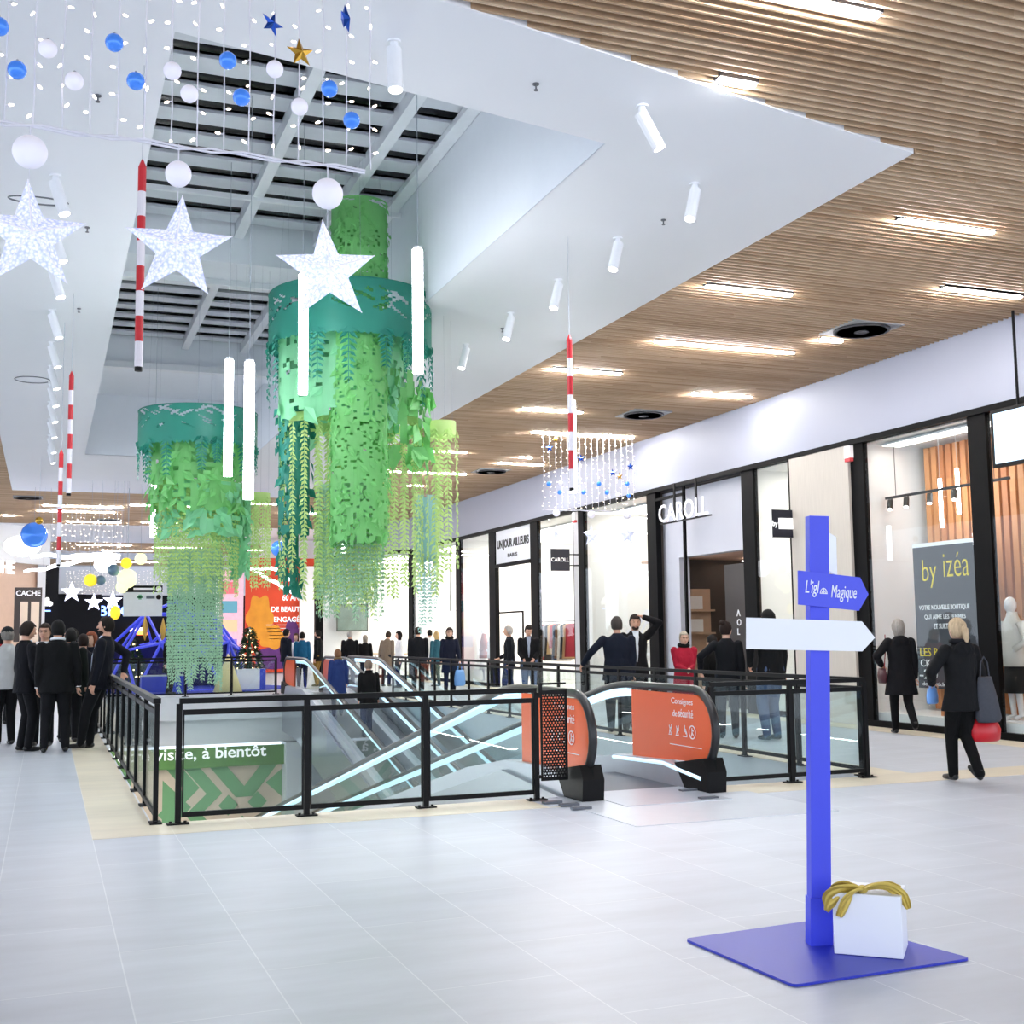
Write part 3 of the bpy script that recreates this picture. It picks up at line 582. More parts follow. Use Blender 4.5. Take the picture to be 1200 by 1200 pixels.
# big middle sculpture: all hoops hung together over the void
cx, cy = 3.67, 15.2
t = thing('leaf_sculpture', 'largest hanging sculpture of cut green leaf hoops over the travelators, in the middle', 'sculpture', (cx, cy, 0), group='hanging leaf sculptures')
ring_fringe('hoop_sheet', 1.07, 5.32, 6.0, teal, t, cuts=90, fringe=18, fl=(.5, 1.0), fw=.16, seed=11)
leaf_band('leaf_sheet', .82, 4.35, 5.65, mint, t, c=(-.1, .1), n=90, L_=(.2, .36), w=.6, seed=12, sheet=.12, grid=(60, 24))
leaf_band('leaf_sheet', .36, 2.75, 7.02, green, t, c=(-.02, -.55), n=620, L_=(.07, .15), w=.5, seed=13, sheet=.13, grid=(56, 150))
ring_fringe('hoop_sheet', .36, 6.7, 7.1, green, t, c=(-.02, -.55), cuts=10, fringe=10, fl=(.2, .4), fw=.06, nt=60, seed=14)
leaf_band('leaf_sheet', .5, 3.9, 5.0, green, t, c=(.48, .0), n=70, L_=(.3, .48), w=.6, seed=15, sheet=.62, grid=(30, 9))
leaf_band('leaf_sheet', .2, 2.9, 4.55, teal, t, c=(-.72, .1), n=46, L_=(.14, .24), w=.5, seed=16, sheet=.2, grid=(36, 22))
leaf_band('leaf_sheet', .1, 2.15, 2.95, teal, t, c=(-.72, .3), n=14, L_=(.18, .3), w=.5, seed=36, sheet=.4, grid=(30, 14))
strand_curtain('leaf_strands', .46, 4.42, (2.0, 2.35), lime, t, c=(-.42, .15), n=18, w=.085, seed=17)
strand_curtain('leaf_strands', .46, 4.42, (1.95, 2.4), lime, t, c=(.52, .1), n=18, w=.085, seed=18)
strand_curtain('leaf_strands', .42, 3.5, (1.2, 1.75), sage, t, c=(.0, .0), n=38, w=.07, seed=19)
strand_curtain('leaf_strands', .4, 3.2, (.9, 1.35), lime, t, c=(.05, .45), n=26, w=.08, seed=20)
for q, R, z in (((0, 0), 1.07, 6.0), ((-.02, -.55), .36, 7.1), ((-.42, .15), .46, 4.42), ((.52, .1), .46, 4.42)): wires(t, q, R, z, 7.6)
# left sculpture
cx, cy = 1.95, 17.2
t = thing('leaf_sculpture', 'hanging sculpture of teal hoop and long green leaf curtains at the left', 'sculpture', (cx, cy, 0), group='hanging leaf sculptures')
ring_fringe('hoop_sheet', .82, 4.22, 4.72, teal, t, cuts=80, fringe=15, fl=(.35, .62), fw=.14, seed=21)
leaf_band('leaf_sheet', .64, 3.35, 4.42, green, t, c=(.0, -.02), n=190, L_=(.12, .26), w=.5, seed=22, sheet=.22, grid=(48, 18))
leaf_band('leaf_sheet', .6, 3.0, 3.7, mint, t, c=(.06, 0), n=130, L_=(.14, .28), w=.5, seed=23, sheet=.45, grid=(40, 12))
strand_curtain('leaf_strands', .56, 3.72, (1.15, 1.6), lime, t, n=46, w=.075, seed=24)
strand_curtain('leaf_strands', .36, 2.78, (1.35, 1.9), sage, t, c=(-.02, -.1), n=44, w=.065, step=.045, band=.2, seed=25)
leaf_band('leaf_sheet', .14, 2.45, 3.7, mint, t, c=(.62, .1), n=70, L_=(.08, .16), w=.5, seed=26, sheet=.2, grid=(26, 40))
strand_curtain('leaf_strands', .14, 3.65, (1.1, 1.4), lime, t, c=(.93, .3), n=10, w=.07, seed=27)
for q, R, z in (((0, 0), .82, 4.72), ((0, -.02), .64, 4.42), ((.93, .3), .14, 3.65)): wires(t, q, R, z, 7.6)
# small ones to the right
cx, cy = 4.93, 15.2
t = thing('leaf_sculpture', 'slim lime green hanging leaf tube right of the largest sculpture', 'sculpture', (cx, cy, 0), group='hanging leaf sculptures')
strand_curtain('leaf_strands', .19, 4.42, (1.85, 2.25), lime, t, n=5, w=.105, step=.06, band=.2, seed=28); wires(t, (0, 0), .19, 4.42, ZC)
p = at(500, 640, Y=18)
t = thing('leaf_sculpture', 'slim blue-grey hanging leaf tube behind the lime one', 'sculpture', (p.x, 18, 0), group='hanging leaf sculptures')
leaf_band('leaf_sheet', .17, 2.75, 3.75, mist, t, n=30, L_=(.1, .18), seed=29, sheet=.05, grid=(24, 14)); strand_curtain('leaf_strands', .16, 2.85, (.5, 1.25), mist, t, n=12, w=.07, seed=30); wires(t, (0, 0), .17, 3.75, ZC)
# ======================= RAILINGS =======================
def railing(label, a, c, n, foot_side=1, double=False, ends=(1, 1)):
    a = Vector((*a, 0)); c = Vector((*c, 0)); d = (c-a); L_ = d.length; ang = math.atan2(d.y, d.x)
    t = thing('railing', label, 'railing', a, ang, 'black railings with glass around the void')
    MB().box(0, L_, -.032, .032, 1.0, 1.045).build('handrail', black, t)
    for i in range(n+1):
        x = L_*i/n
        if (i == 0 and not ends[0]) or (i == n and not ends[1]): continue
        b = MB(); b.box(x-.024, x+.024, -.02, .02, .01, 1.0); p = b.build('post', black, t)
        f = MB(); f.box(x-.09, x+.09, -.05, .05, .0035, .015).lathe([(.013, .015), (.013, .03)], (x-.06, 0, 0), 8).lathe([(.013, .015), (.013, .03)], (x+.06, 0, 0), 8).build('base_plate', black, p)
    for i in range(n):
        x0, x1 = L_*i/n+.03, L_*(i+1)/n-.03
        MB().box(x0, x1, -.006, .006, .1, .93).build('glass_panel', railglass, t)
        MB().box(x0, x1, -.016, .016, .905, .95).box(x0, x1, -.016, .016, .06, .1).box(x0, x0+.012, -.014, .014, .1, .905).box(x1-.012, x1, -.014, .014, .1, .905).build('panel_frame', black, t)
    return t
railing('black front railing before the void, left of the travelator', (1.07, 10.52), (4.32, 10.52), 3)
railing('long black railing along the left side of the void', (.9, 10.66), (.9, 33.0), 19)
railing('black front railing right of the travelator entrance', (6.24, 10.56), (8.1, 10.56), 2)
railing('long black railing along the right side of the void', (8.14, 10.68), (8.14, 29.2), 16)
railing('black railing across the far end of the void', (1.1, 33.0), (5.9, 33.0), 4)
# perforated panel by the newel
t = thing('perforated_panel', 'black perforated metal panel between front railing and orange travelator end', 'panel', (4.36, 10.5, 0))
b = MB(); W_, z0, z1 = .27, .2, 1.0; px_ = .03
def ringhole(cx, cz, r):
    o = [(cx+px_/1.732*math.cos(math.pi/6+math.pi/3*k), cz+px_/1.732*math.sin(math.pi/6+math.pi/3*k)) for k in range(6)]
    q = [(cx+r*math.cos(math.pi/6+math.pi/3*k), cz+r*math.sin(math.pi/6+math.pi/3*k)) for k in range(6)]
    b.add([(x, 0, z) for x, z in o+q], [(k, (k+1) % 6, (k+1) % 6+6, k+6) for k in range(6)])
r = 0; z = z0+.02
while z < z1-.02:
    for i in range(8): ringhole(.028+px_*i+(px_/2 if r % 2 else 0), z, .0085)
    z += px_*.866; r += 1
b.build('perforated_sheet', black, t)
MB().box(0, W_, -.01, .01, z0-.02, z0+.012).box(0, W_, -.01, .01, z1-.02, z1+.02).box(0, .018, -.01, .01, z0, z1).box(W_-.018, W_, -.01, .01, z0, z1).build('frame', black, t)
MB().bar((0, 0, 1.08), (.26, 0, 1.08), .03, .02).bar((0, 0, .95), (0, 0, 1.09), .03, .03).bar((0, 0, .22), (-.03, 0, .22), .03).build('bracket', black, t)

# ======================= TRAVELATORS =======================
SL = .219
orange = M('orange_print', (230, 92, 26), .35, var=.03); rubber = M('handrail_rubber', (22, 23, 26), .35, spec=.5)
strip = M('balustrade_light', (196, 226, 244), .4, emit=.7, var=0); alu = M('brushed_aluminium', (150, 154, 162), .3, metal=.7, var=.05, stretch=(40, 1, 1)); belt = M('pallet_belt', (78, 80, 92), .4, metal=.4)
bglass = glass('balustrade_glass', (.86, .94, .94))
lightsteel = M('light_steel', (186, 190, 200), .35, metal=.5)
def balustrade(t, x, sy, y0, yb, y1, inner, panel=True, orange_len=1.75, z_end=None):
    """x: centre line; travels from y0 (newel) flat to yb then falls along direction sy to y1"""
    top = lambda y: 1.0 if (y-yb)*sy < 0 else 1.0-SL*abs(y-yb)
    pts = []; H = .98; r = .36
    for k in range(11): a = math.pi*(.5+k/10*.9)*1; pts.append((x, y0+sy*(r-r*math.sin(a-math.pi/2+math.pi/2)*1), 0))
    path = []
    cyn = y0+sy*.40; czn = .58
    for k in range(13):
        a = math.radians(-75+165*k/12); path.append((x, cyn-sy*.40*math.cos(a), czn+.40*math.sin(a)))
    s = 0
    path += [(x, y0+sy*(.4+(abs(yb-y0)-.4-.5)*k/4), .98) for k in range(1, 5)]
    for k in range(1, 6): f = k/5; path.append((x, yb+sy*(-.5+f), .98-SL*.5*f*f))
    path += [(x, yb+sy*(.5+(abs(y1-yb)-.5)*k/3), .98-SL*(.5+(abs(y1-yb)-.5)*k/3)) for k in range(1, 4)]
    MB().tube(path, .042, 10).build('handrail', rubber, t, smooth=True)
    # light strip just beneath the handrail
    MB().tube([(p[0]+inner*.012, p[1], p[2]-.055) for p in path[13:] if (p[1]-y0)*sy > orange_len or not panel], .022, 6).build('light_strip', strip, t)
    MB2 = MB(); q_ = ([(x, y0+sy*orange_len, .98)]+[p for p in path[13:] if (p[1]-y0)*sy > orange_len]) if panel else path[13:]
    for i in range(len(q_)-1): MB2.bar((x+inner*.016, q_[i][1], q_[i][2]-.085), (x+inner*.016, q_[i+1][1], q_[i+1][2]-.085), .012, .085)
    MB2.build('light_band', strip, t)
    # glass
    low = [(p[1], max(.2, .2) if (p[1]-yb)*sy < 0 else .2-SL*abs(p[1]-yb)) for p in path[8:]]
    b = MB(); q = path[2:]; vs = []; fs = []
    for i, p in enumerate(q):
        zb = .14 if (p[1]-yb)*sy < .5 else .14-SL*(abs(p[1]-yb)-.5); yy = p[1] if i > 9 else p[1]
        vs += [(x, yy, max(p[2]-.02, zb) if i > 9 else p[2]), (x, max(yy, yy) if i > 9 else yy+sy*.0, zb if i > 9 else .14)]
    fs = [(2*i, 2*i+2, 2*i+3, 2*i+1) for i in range(len(q)-1)]
    b.add(vs, fs); b.build('glass_panel', bglass, t)
    # skirt / deck under the glass
    b = MB(); w = .1
    ys_ = [y0+sy*.12, y0+sy*.9, yb-sy*.1, yb+sy*1.2, y1]
    zt_ = [.16, .24, .2, .2-SL*.95, .14-SL*(abs(y1-yb)-.5)]
    vs = []
    for y, z in zip(ys_, zt_):
        base = 0.003 if (y-y0)*sy < 0.14 else z-.28 if (y-yb)*sy > -.0 else (0.003 if (y-y0)*sy < 1 else .0)
        vs += [(x-w, y, z), (x+w, y, z), (x+w, y, z-.34 if base == 0 or True else base), (x-w, y, z-.34)]
    fs = []
    for i in range(len(ys_)-1):
        for k in range(4): fs.append((i*4+k, i*4+(k+1) % 4, i*4+4+(k+1) % 4, i*4+4+k))
    fs += [(0, 1, 2, 3), (len(vs)-1, len(vs)-2, len(vs)-3, len(vs)-4)]
    b.add(vs, fs); b.build('skirt', lightsteel, t)
    # light line along the skirt inside
    if inner < 0: MB().tube([(x+inner*(w+.005), y, z-.03) for y, z in list(zip(ys_, zt_))[:3]], .02, 6).build('skirt_light', strip, t)
    # black newel box at the bottom
    b = MB(); b.prism([(0, .003), (.42, .003), (.62, .24), (.05, .33), (-.02, .2)], (x-w-.01, y0+sy*.02, 0), (0, sy, 0), ZP, -(2*w+.02)*sy*1.0); b.build('newel_base', black, t)
    if panel:
        for s_, off in ((-1, -.014), (1, .014)):
            n = 14; P = []
            for k in range(n): a = math.radians(-60+150*k/(n-1)); P.append((cyn-sy*.345*math.cos(a), czn+.345*math.sin(a)))
            P += [(y0+sy*orange_len, czn+.345), (y0+sy*orange_len, .2), (y0+sy*.28, .27)]
            b = MB(); vs = [(x+off, y, z) for y, z in P]; b.add(vs, [tuple(range(len(vs)))]); b.build('safety_panel', orange, t)
    return path
t = thing('travelator', 'near moving walkway with orange safety panels descending into the void', 'travelator', (0, 0, 0))
for x, inn in ((4.76, 1), (6.07, -1)): balustrade(t, x, 1, 10.2, 12.35, 31, inn)
b = MB(); b.add([(4.87, 10.75, .01), (5.96, 10.75, .01), (5.96, 12.2, .01), (4.87, 12.2, .01), (5.96, 31, .01-SL*18.6), (4.87, 31, .01-SL*18.6)], [(0, 1, 2, 3), (3, 2, 4, 5)]); b.build('pallet_belt', belt, t)
MB().box(4.87, 5.96, 9.75, 10.75, -.002, .012).build('comb_plate', lightsteel, t)
b = MB()
for x0, x1 in ((4.6, 4.68), (6.15, 6.23)):
    b.add([(x0, 10.62, 0), (x1, 10.62, 0), (x1, 12.2, .1), (x0, 12.2, .1), (x0, 31, -4.0), (x1, 31, -4.0), (x0, 10.62, -1.0), (x1, 10.62, -1.0), (x0, 31, -5.2), (x1, 31, -5.2)],
          [(0, 1, 2, 3), (3, 2, 5, 4), (0, 3, 4, 8, 6), (1, 7, 9, 5, 2), (6, 8, 9, 7), (0, 6, 7, 1)])
b.build('truss_cladding', alu, t)
# print on the orange panels
def icons(o, parent, x):
    """row of four safety pictograms, white line figures"""
    s = .085; cur = [None]
    def seg(pts, w=.011):
        for p, q in zip(pts, pts[1:]): cur[0].bar((x, o.y-p[0]*s, o.z+p[1]*s), (x, o.y-q[0]*s, o.z+q[1]*s), w, .003, up=(1, 0, 0))
    for k in range(4):
        c = k*1.75; cur[0] = MB()
        if k in (0, 1): seg([(c+.1, 0), (c+.9, .0)], .008); seg([(c+.3, .1), (c+.45, .7), (c+.3, 1.1)]); seg([(c+.45, .7), (c+.9, .95)]); seg([(c+.45, .6), (c+.75, .1)]); seg([(c+.85, .5), (c+.85, 1.2)])
        if k == 2: seg([(c+.1, 0), (c+1.1, 0), (c+1.0, .55), (c+.6, .55), (c+.6, 1.3)]); seg([(c+.6, .9), (c+.85, .8), (c+.85, .3)])
        if k == 3: seg([(c+.6+.75*math.cos(a), .6+.75*math.sin(a)) for a in [2*math.pi*j/16 for j in range(17)]]); seg([(c+.35, .1), (c+.55, .6), (c+.55, 1.1)]); seg([(c+.55, .6), (c+.85, .2)]); seg([(c+.5, .85), (c+.9, .75)])
        cur[0].build('pictogram', letter_p, parent)
for x, pa, pb, pz in ((4.738, 649, 673, 0), (6.048, 787, 812, 0)):
    y = at(pa, 840, X=x).y; yb_ = at(pb, 840, X=x).y; wd = y-yb_; k = wd/.42
    text('Consignes', (x, y, .80), FX, FY, wd, .08, letter_p, t, 'safety_lettering', .003); text('de', (x, y-.02*k, .69), FX, FY, .09*k, .065, letter_p, t, 'safety_lettering', .003); text('sécurité', (x, y-.14*k, .69), FX, FY, .28*k, .08, letter_p, t, 'safety_lettering', .003)
    icons(Vector((0, y+.08, .50)), t, x); MB().box(x-.002, x, y-.6, y+.05, .40, .408).build('small_print', letter_p, t)
# steel floor plate and tactile studs in front
pl = M('entrance_plate', (204, 208, 216), .3, metal=.15)
struct(MB().add([(3.85, 8.55, .004), (5.05, 8.35, .004), (6.5, 9.9, .004), (6.2, 10.62, .004), (4.62, 10.62, .004), (4.62, 9.75, .004)][0:0], []).box(4.45, 6.4, 8.75, 10.2, -.01, .006).build('trim_22', pl))
gh = M('grey_stud', (92, 96, 104), .4)
for i, (px, py, lab) in enumerate(((655, 946, 'leftmost'), (675, 949, 'middle'), (689, 953, 'nearest'), (815, 932, 'left'), (838, 941, 'right'), (818, 929, 'farther'))[:5]):
    p = at(px-8, py-4, Z=0); tag(MB().box(-.09, .09, -.035, .035, .004, .025).build('floor_stud', gh), 'grey floor guide block before the travelator, %s of the %s' % (lab, 'left three' if i < 3 else 'right pair'), 'guide block', 'floor guide blocks').location = (p.x, p.y, .002)
# far travelators, coming towards the camera
t = thing('travelator', 'far moving walkway with people on it, descending towards the camera', 'travelator', (0, 0, 0))
for x, inn in ((6.25, 1), (7.32, -1)): balustrade(t, x, -1, 33.6, 30.6, 13.0, inn, orange_len=1.5)
b = MB(); b.add([(6.35, 33.2, .01), (7.22, 33.2, .01), (7.22, 30.8, .01), (6.35, 30.8, .01), (7.22, 13, .01-SL*17.6), (6.35, 13, .01-SL*17.6)], [(0, 3, 2, 1), (3, 5, 4, 2)]); b.build('pallet_belt', belt, t)
b = MB()
for x0, x1 in ((6.09, 6.14), (7.42, 7.5)):
    b.add([(x0, 33.05, 0), (x1, 33.05, 0), (x1, 30.8, .1), (x0, 30.8, .1), (x0, 13, -3.75), (x1, 13, -3.75), (x0, 33.05, -1.0), (x1, 33.05, -1.0), (x0, 13, -4.9), (x1, 13, -4.9), (x0, 31, -1.1), (x1, 31, -1.1)],
          [(0, 3, 2, 1), (3, 4, 5, 2), (0, 6, 10, 3), (3, 10, 8, 4), (1, 2, 11, 7), (2, 5, 9, 11), (6, 7, 11, 10), (10, 11, 9, 8)])
b.build('truss_cladding', alu, t); MB().add([(6.09, 33.05, -1), (7.5, 33.05, -1), (7.5, 31, -1.1), (6.09, 31, -1.1), (7.5, 13, -4.9), (6.09, 13, -4.9)], [(0, 1, 2, 3), (3, 2, 4, 5)]).build('truss_underside', alu, t)
t = thing('travelator', 'farthest moving walkway beside the right-hand void railing', 'travelator', (0, 0, 0))
balustrade(t, 8.0, -1, 33.6, 30.0, 13.0, -1, panel=False)
b = MB(); b.add([(7.5, 33.2, .01), (7.9, 33.2, .01), (7.9, 30.8, .01), (7.5, 30.8, .01), (7.9, 13, -3.85), (7.5, 13, -3.85)], [(0, 3, 2, 1), (3, 5, 4, 2)]); b.build('pallet_belt', belt, t)
# fill lamps added under the floor edge to brighten the lower level
for i, (x, y) in enumerate(((2.2, 14), (2.2, 19), (2.2, 24), (2.2, 29), (3.7, 16.5), (3.7, 26))):
    t = thing('lower_fill_lamp', 'added fill lamp below the floor edge, %s along the left side of the void' % ('first', 'second', 'third', 'fourth', 'fifth', 'sixth')[i], 'lamp', (x if i % 2 else .5, y, -.75 if x > 9 else -.75), group='added lower level fill lamps')
    t.location.x = 1.0; t.location.y = 13.5+3.2*i; t.location.z = -.66
    MB().box(-.1, .1, -1.2, 1.2, 0, .06).build('housing', white, t); MB().box(-.08, .08, -1.18, 1.18, -.015, 0).build('diffuser', M('lower_fill_glow', (255, 252, 245), .4, emit=90, var=0), t)

# ======================= SIGNPOST AND BOX =======================
bl = M('signpost_blue', (62, 74, 226), .4, var=.04); bl2 = M('base_blue', (38, 50, 178), .42, var=.06, scale=3); sgw = M('sign_white', (238, 241, 248), .45, var=.01)
LEAN = .034
t = thing('signpost', 'blue wooden signpost with blue and white arrow boards on a blue square base', 'signpost', (3.59, 5.11, 0))
O_ = Vector((3.59, 5.11))
cs = [Vector((3.04, 5.47)), Vector((3.08, 4.58)), Vector((4.08, 4.61)), Vector((3.93, 5.53))]
P = []
for i, c in enumerate(cs):
    pv, nx = cs[i-1], cs[(i+1) % 4]; r_ = .035; a = c+(pv-c).normalized()*r_; e = c+(nx-c).normalized()*r_
    for k in range(5): f = k/4; P.append(((1-f)**2*a+2*f*(1-f)*c+f*f*e)-O_)
MB().prism([(p.x, p.y) for p in P], (0, 0, .014), XP, YP, .012).build('base_board', bl2, t)
def put(o, rz=-.3): o.rotation_euler = (0, LEAN, rz); return o
put(MB().box(-.05, .05, -.035, .035, .012, 2.13).build('post', bl, t)); put(MB().box(-.056, .056, -.041, .041, .008, .24).build('foot_socket', bl, t))
for z in (.08, .16):
    for s in (-1, 1): put(MB().ell((.058, s*.018, z), .005, .005, .005, 8, 5).build('screw', steel, t))
def board(pts, mat, rz, y, off=(0, 0)):
    o = MB().prism(pts, (0, y, 0), XP, ZP, -.012).build('arrow_board', mat, t); o.rotation_euler = (0, LEAN, rz); o.location = (*off, 0); return o
bb = board([(-.15, 1.675), (.21, 1.655), (.27, 1.74), (.22, 1.825), (-.15, 1.845)], bl, .0, -.06); bb['label'] = 'blue arrow board with white handwriting'
bw = board([(-.40, 1.45), (.21, 1.45), (.28, 1.52), (.21, 1.60), (-.40, 1.605)], sgw, -.2, -.055); bw['label'] = 'blank white arrow board'
bw = board([(-.02, 1.885), (.17, 1.84), (.17, 2.04), (-.02, 2.085)], sgw, .42, -.05, (.0, .02)); bw['label'] = 'small white edge-on board near the top'
def hand():
    y = -.0735
    def tx(s, x, z, w, h):
        o = text(s, (x, y, z), XP, ZP, w, h, letter_p, None, 'handwriting', .003, .0, .25); o.parent = t; o.rotation_euler = (0, LEAN, 0)
    tx("L'igl", -.115, 1.715, .085, .085); tx("Magique", .04, 1.695, .155, .085)
    for k, cx_ in enumerate((-.005,)):
        b = MB()
        for rr in (.020, .011): b.tube([(cx_+rr*math.cos(a), y, 1.735+rr*1.3*math.sin(a)) for a in [math.pi*q/10 for q in range(11)]], .0025, 5)
        b.bar((cx_-.022, y, 1.735), (cx_+.022, y, 1.735), .004); b.bar((cx_, y, 1.735), (cx_, y, 1.76), .004)
        o = b.build('handwriting', letter_p, t); o.rotation_euler = (0, LEAN, 0)
hand()
t = thing('gift_box', 'white cube box with a gold cloth bow standing on the blue base', 'box', (3.755, 4.915, .016), -.76)
o = MB().box(-.16, .155, -.14, .14, 0, .285).build('carton', sgw, t)
bv = o.modifiers.new('b', 'BEVEL'); bv.width = .004; bv.segments = 2
gcl = M('gold_cloth', (204, 178, 84), .38, metal=.25, var=.2, scale=30)
def ribbon(pts, w, th=.006):
    vs = []; n = len(pts)
    for i, (p, ww, tw) in enumerate(pts):
        p = Vector(p); d = (Vector(pts[min(i+1, n-1)][0])-Vector(pts[max(i-1, 0)][0])).normalized(); s = d.cross(Vector((0, .3, 1))).normalized(); s = Matrix.Rotation(tw, 3, d) @ s; nn = d.cross(s)
        k = 9
        for j in range(k): f = j/(k-1)-.5; vs.append(p+s*ww*f+nn*(.011*math.sin(f*17+i*1.1)+.004*math.sin(i*2.3+j)))
    k = 9; m = MB(); m.add(vs, [(i*k+j, i*k+j+1, (i+1)*k+j+1, (i+1)*k+j) for i in range(n-1) for j in range(k-1)])
    o = m.build('bow_cloth', gcl, t, smooth=True); so = o.modifiers.new('s', 'SOLIDIFY'); so.thickness = .004; sb = o.modifiers.new('u', 'SUBSURF'); sb.levels = sb.render_levels = 2; return o
K = (-.02, -.12, .305)
ribbon([(K, .05, 0), ((-.06, -.13, .312), .075, .2), ((-.11, -.14, .30), .09, .5), ((-.155, -.145, .275), .095, .9), ((-.185, -.13, .23), .08, 1.1), ((-.19, -.12, .19), .04, 1.3)], 1)
ribbon([(K, .05, 0), ((-.05, -.15, .305), .06, .1), ((-.085, -.158, .27), .075, .3), ((-.11, -.16, .225), .065, .4), ((-.13, -.16, .175), .04, .5)], 1)
ribbon([(K, .05, 0), ((.03, -.12, .322), .065, -.2), ((.08, -.11, .325), .07, -.3), ((.13, -.10, .31), .06, -.5), ((.165, -.09, .28), .06, -.9), ((.185, -.09, .22), .03, -1)], 1)
ribbon([(K, .04, 0), ((-.06, -.07, .318), .09, .1), ((-.12, -.05, .31), .10, .2), ((-.17, -.06, .28), .07, .8)], 1)
ribbon([(K, .04, 0), ((.04, -.07, .33), .08, 0), ((.10, -.04, .33), .09, .1), ((.15, -.04, .31), .05, .2)], 1)
MB().ell(K, .026, .025, .02, 12, 8).build('bow_knot', gcl, t, smooth=True)
# ======================= SHOP CONTENTS AND SIGNS =======================
def fill_panel(x0, x1, y0, y1, z=4.6, lab=''):  # emissive panel added under a shop ceiling to make the interior bright
    t = thing('shop_fill_panel', 'added light panel brightening '+lab, 'ceiling light', ((x0+x1)/2, (y0+y1)/2, z), group='added shop light panels')
    w, d = (x1-x0)/2, (y1-y0)/2; MB().box(-w, w, -d, d, -.03, 0).build('housing', white, t); MB().box(-w+.03, w-.03, -d+.03, d-.03, -.034, -.03).build('diffuser', shop_fill, t)
fill_panel(12.8, 13.2, 10, 16, lab='the shop window with timber slats'); fill_panel(13.2, 14.8, 16.8, 19.2, lab='the narrow cream shop window'); fill_panel(13.2, 14.4, 23.8, 27.1, lab='the pale window left of the portal')
fill_panel(13.4, 16.4, 28, 36.5, lab='the shop with the clothes rail'); fill_panel(12.9, 16, 37.5, 41.5, lab='the corner shop, right part'); fill_panel(12.3, 16, 43.5, 51, lab='the corner shop, left part')
for i, y in enumerate((20.4, 21.6, 22.6)):  # small panels added to light the brown interior
    t = thing('shop_fill_panel', 'small added light panel inside the shop with the brown interior, %s' % ('right', 'middle', 'left')[i], 'ceiling light', (14.6, y, 3.1), group='added shop light panels'); MB().box(-.3, .3, -.1, .1, -.02, 0).build('diffuser', shop_fill, t)
# --- nearest shop: slats, poster, track, mannequin
slat = wood_mat('shop_slat_wood', [(196, 128, 78), (214, 150, 98), (182, 112, 68), (226, 170, 118)], .17, 5, axis='Z')
b = MB(); y = 9.0
while y < 15.9: b.box(13.62, 13.68, y, y+.115, .25, 4.55); y += .17
t = b.build('slat_screen', slat); tag(t, 'screen of vertical orange-brown timber slats at the back of the nearest shop window', 'screen')
struct(MB().box(12.62, 13.7, 8.6, 16.2, .0, .22).build('trim_23', sh_w))
y0, y1, z0, z1 = 15.22, 13.86, .64, 2.82; xp = 12.72
ps = M('poster_grey', (58, 60, 68), .4, var=.03); yel = M('poster_yellow', (226, 206, 60), .5, var=.02)
t = thing('poster', 'tall dark grey window poster with yellow shop name and white print', 'poster', (xp, y1, z0))
MB().box(0, .012, 0, y0-y1, 0, z1-z0).build('sheet', ps, t); MB().box(-.004, .014, 0, y0-y1, z1-z0, z1-z0+.06).build('top_border', sgw, t)
def pt(s, yl, zl, w, h, m, bold=0.): text(s, (xp-.002, (yl-14.98)*1.13+15.22, zl), FX, FY, w*1.12, h, m, t, 'poster_print', .004, bold)
pt('by', 14.80, 2.18, .28, .44, yel, -.01); pt('izéa', 14.38, 2.33, .48, .36, yel, -.01)
pt('VOTRE NOUVELLE BOUTIQUE', 14.9, 1.83, .98, .085, letter_p, .01); pt('QUI AIME LES FEMMES', 14.8, 1.69, .80, .08, letter_p, .01); pt('ET SURTOUT', 14.62, 1.55, .44, .08, letter_p, .01)
pt('LES REN', 14.92, 1.13, .56, .13, yel, .01); pt('É', 14.0, 1.18, .08, .15, yel); pt('CK FR', 14.92, .97, .42, .11, letter_p, .0); pt('-20', 14.95, .78, .36, .15, letter_p, .01); pt('de 2 articles', 14.9, .68, .5, .06, letter_p)
trk = M('track_black', (24, 24, 26), .4)
t = thing('track_light', 'black ceiling track with small spotlights behind the nearest shop window', 'track light', (13.0, 13.4, 3.72))
MB().box(-.02, .02, 0, 2.75, -.02, .02).build('track', trk, t)
for i, y in enumerate((.5, 1.1, 1.65, 2.2, 2.6)):
    o = MB().tube([(0, y, -.02), (-.02, y, -.06)], .012, 8).tube([(-.02, y+.02, -.05), (-.07, y-.02, -.2)], .045, 12).build('spot_head', trk, t); MB().tube([(-.071, y-.021, -.201), (-.073, y-.023, -.207)], .035, 12).build('lens', spot_e, o)
for y in (.3, 2.5): MB().tube([(0, y, .02), (0, y, .88)], .006, 6).build('hanger', trk, t)
for px, pya, pyb, lab in ((1102, 561, 618, 'lower left'), (1122, 549, 602, 'upper right')):  # solid tubes in place of tube lights reflected in the glass
    a, c = at(px, pya, X=13.1), at(px+2, pyb, X=13.1); t = thing('light_tube', 'glowing tube modelling a light reflected in the nearest shop window, %s' % lab, 'light tube', c, group='tubes modelling window reflections'); MB().tube([(0, 0, 0), (0, 0, a.z-c.z)], .028, 12).build('tube', tubem, t); MB().tube([(0, 0, a.z-c.z), (0, 0, 4.6-c.z)], .003, 4).build('wire', wire_m, t)
man_w = M('mannequin_white', (236, 234, 236), .35, var=.01); knit = M('cream_knit', (226, 222, 216), .9, var=.1, scale=60)
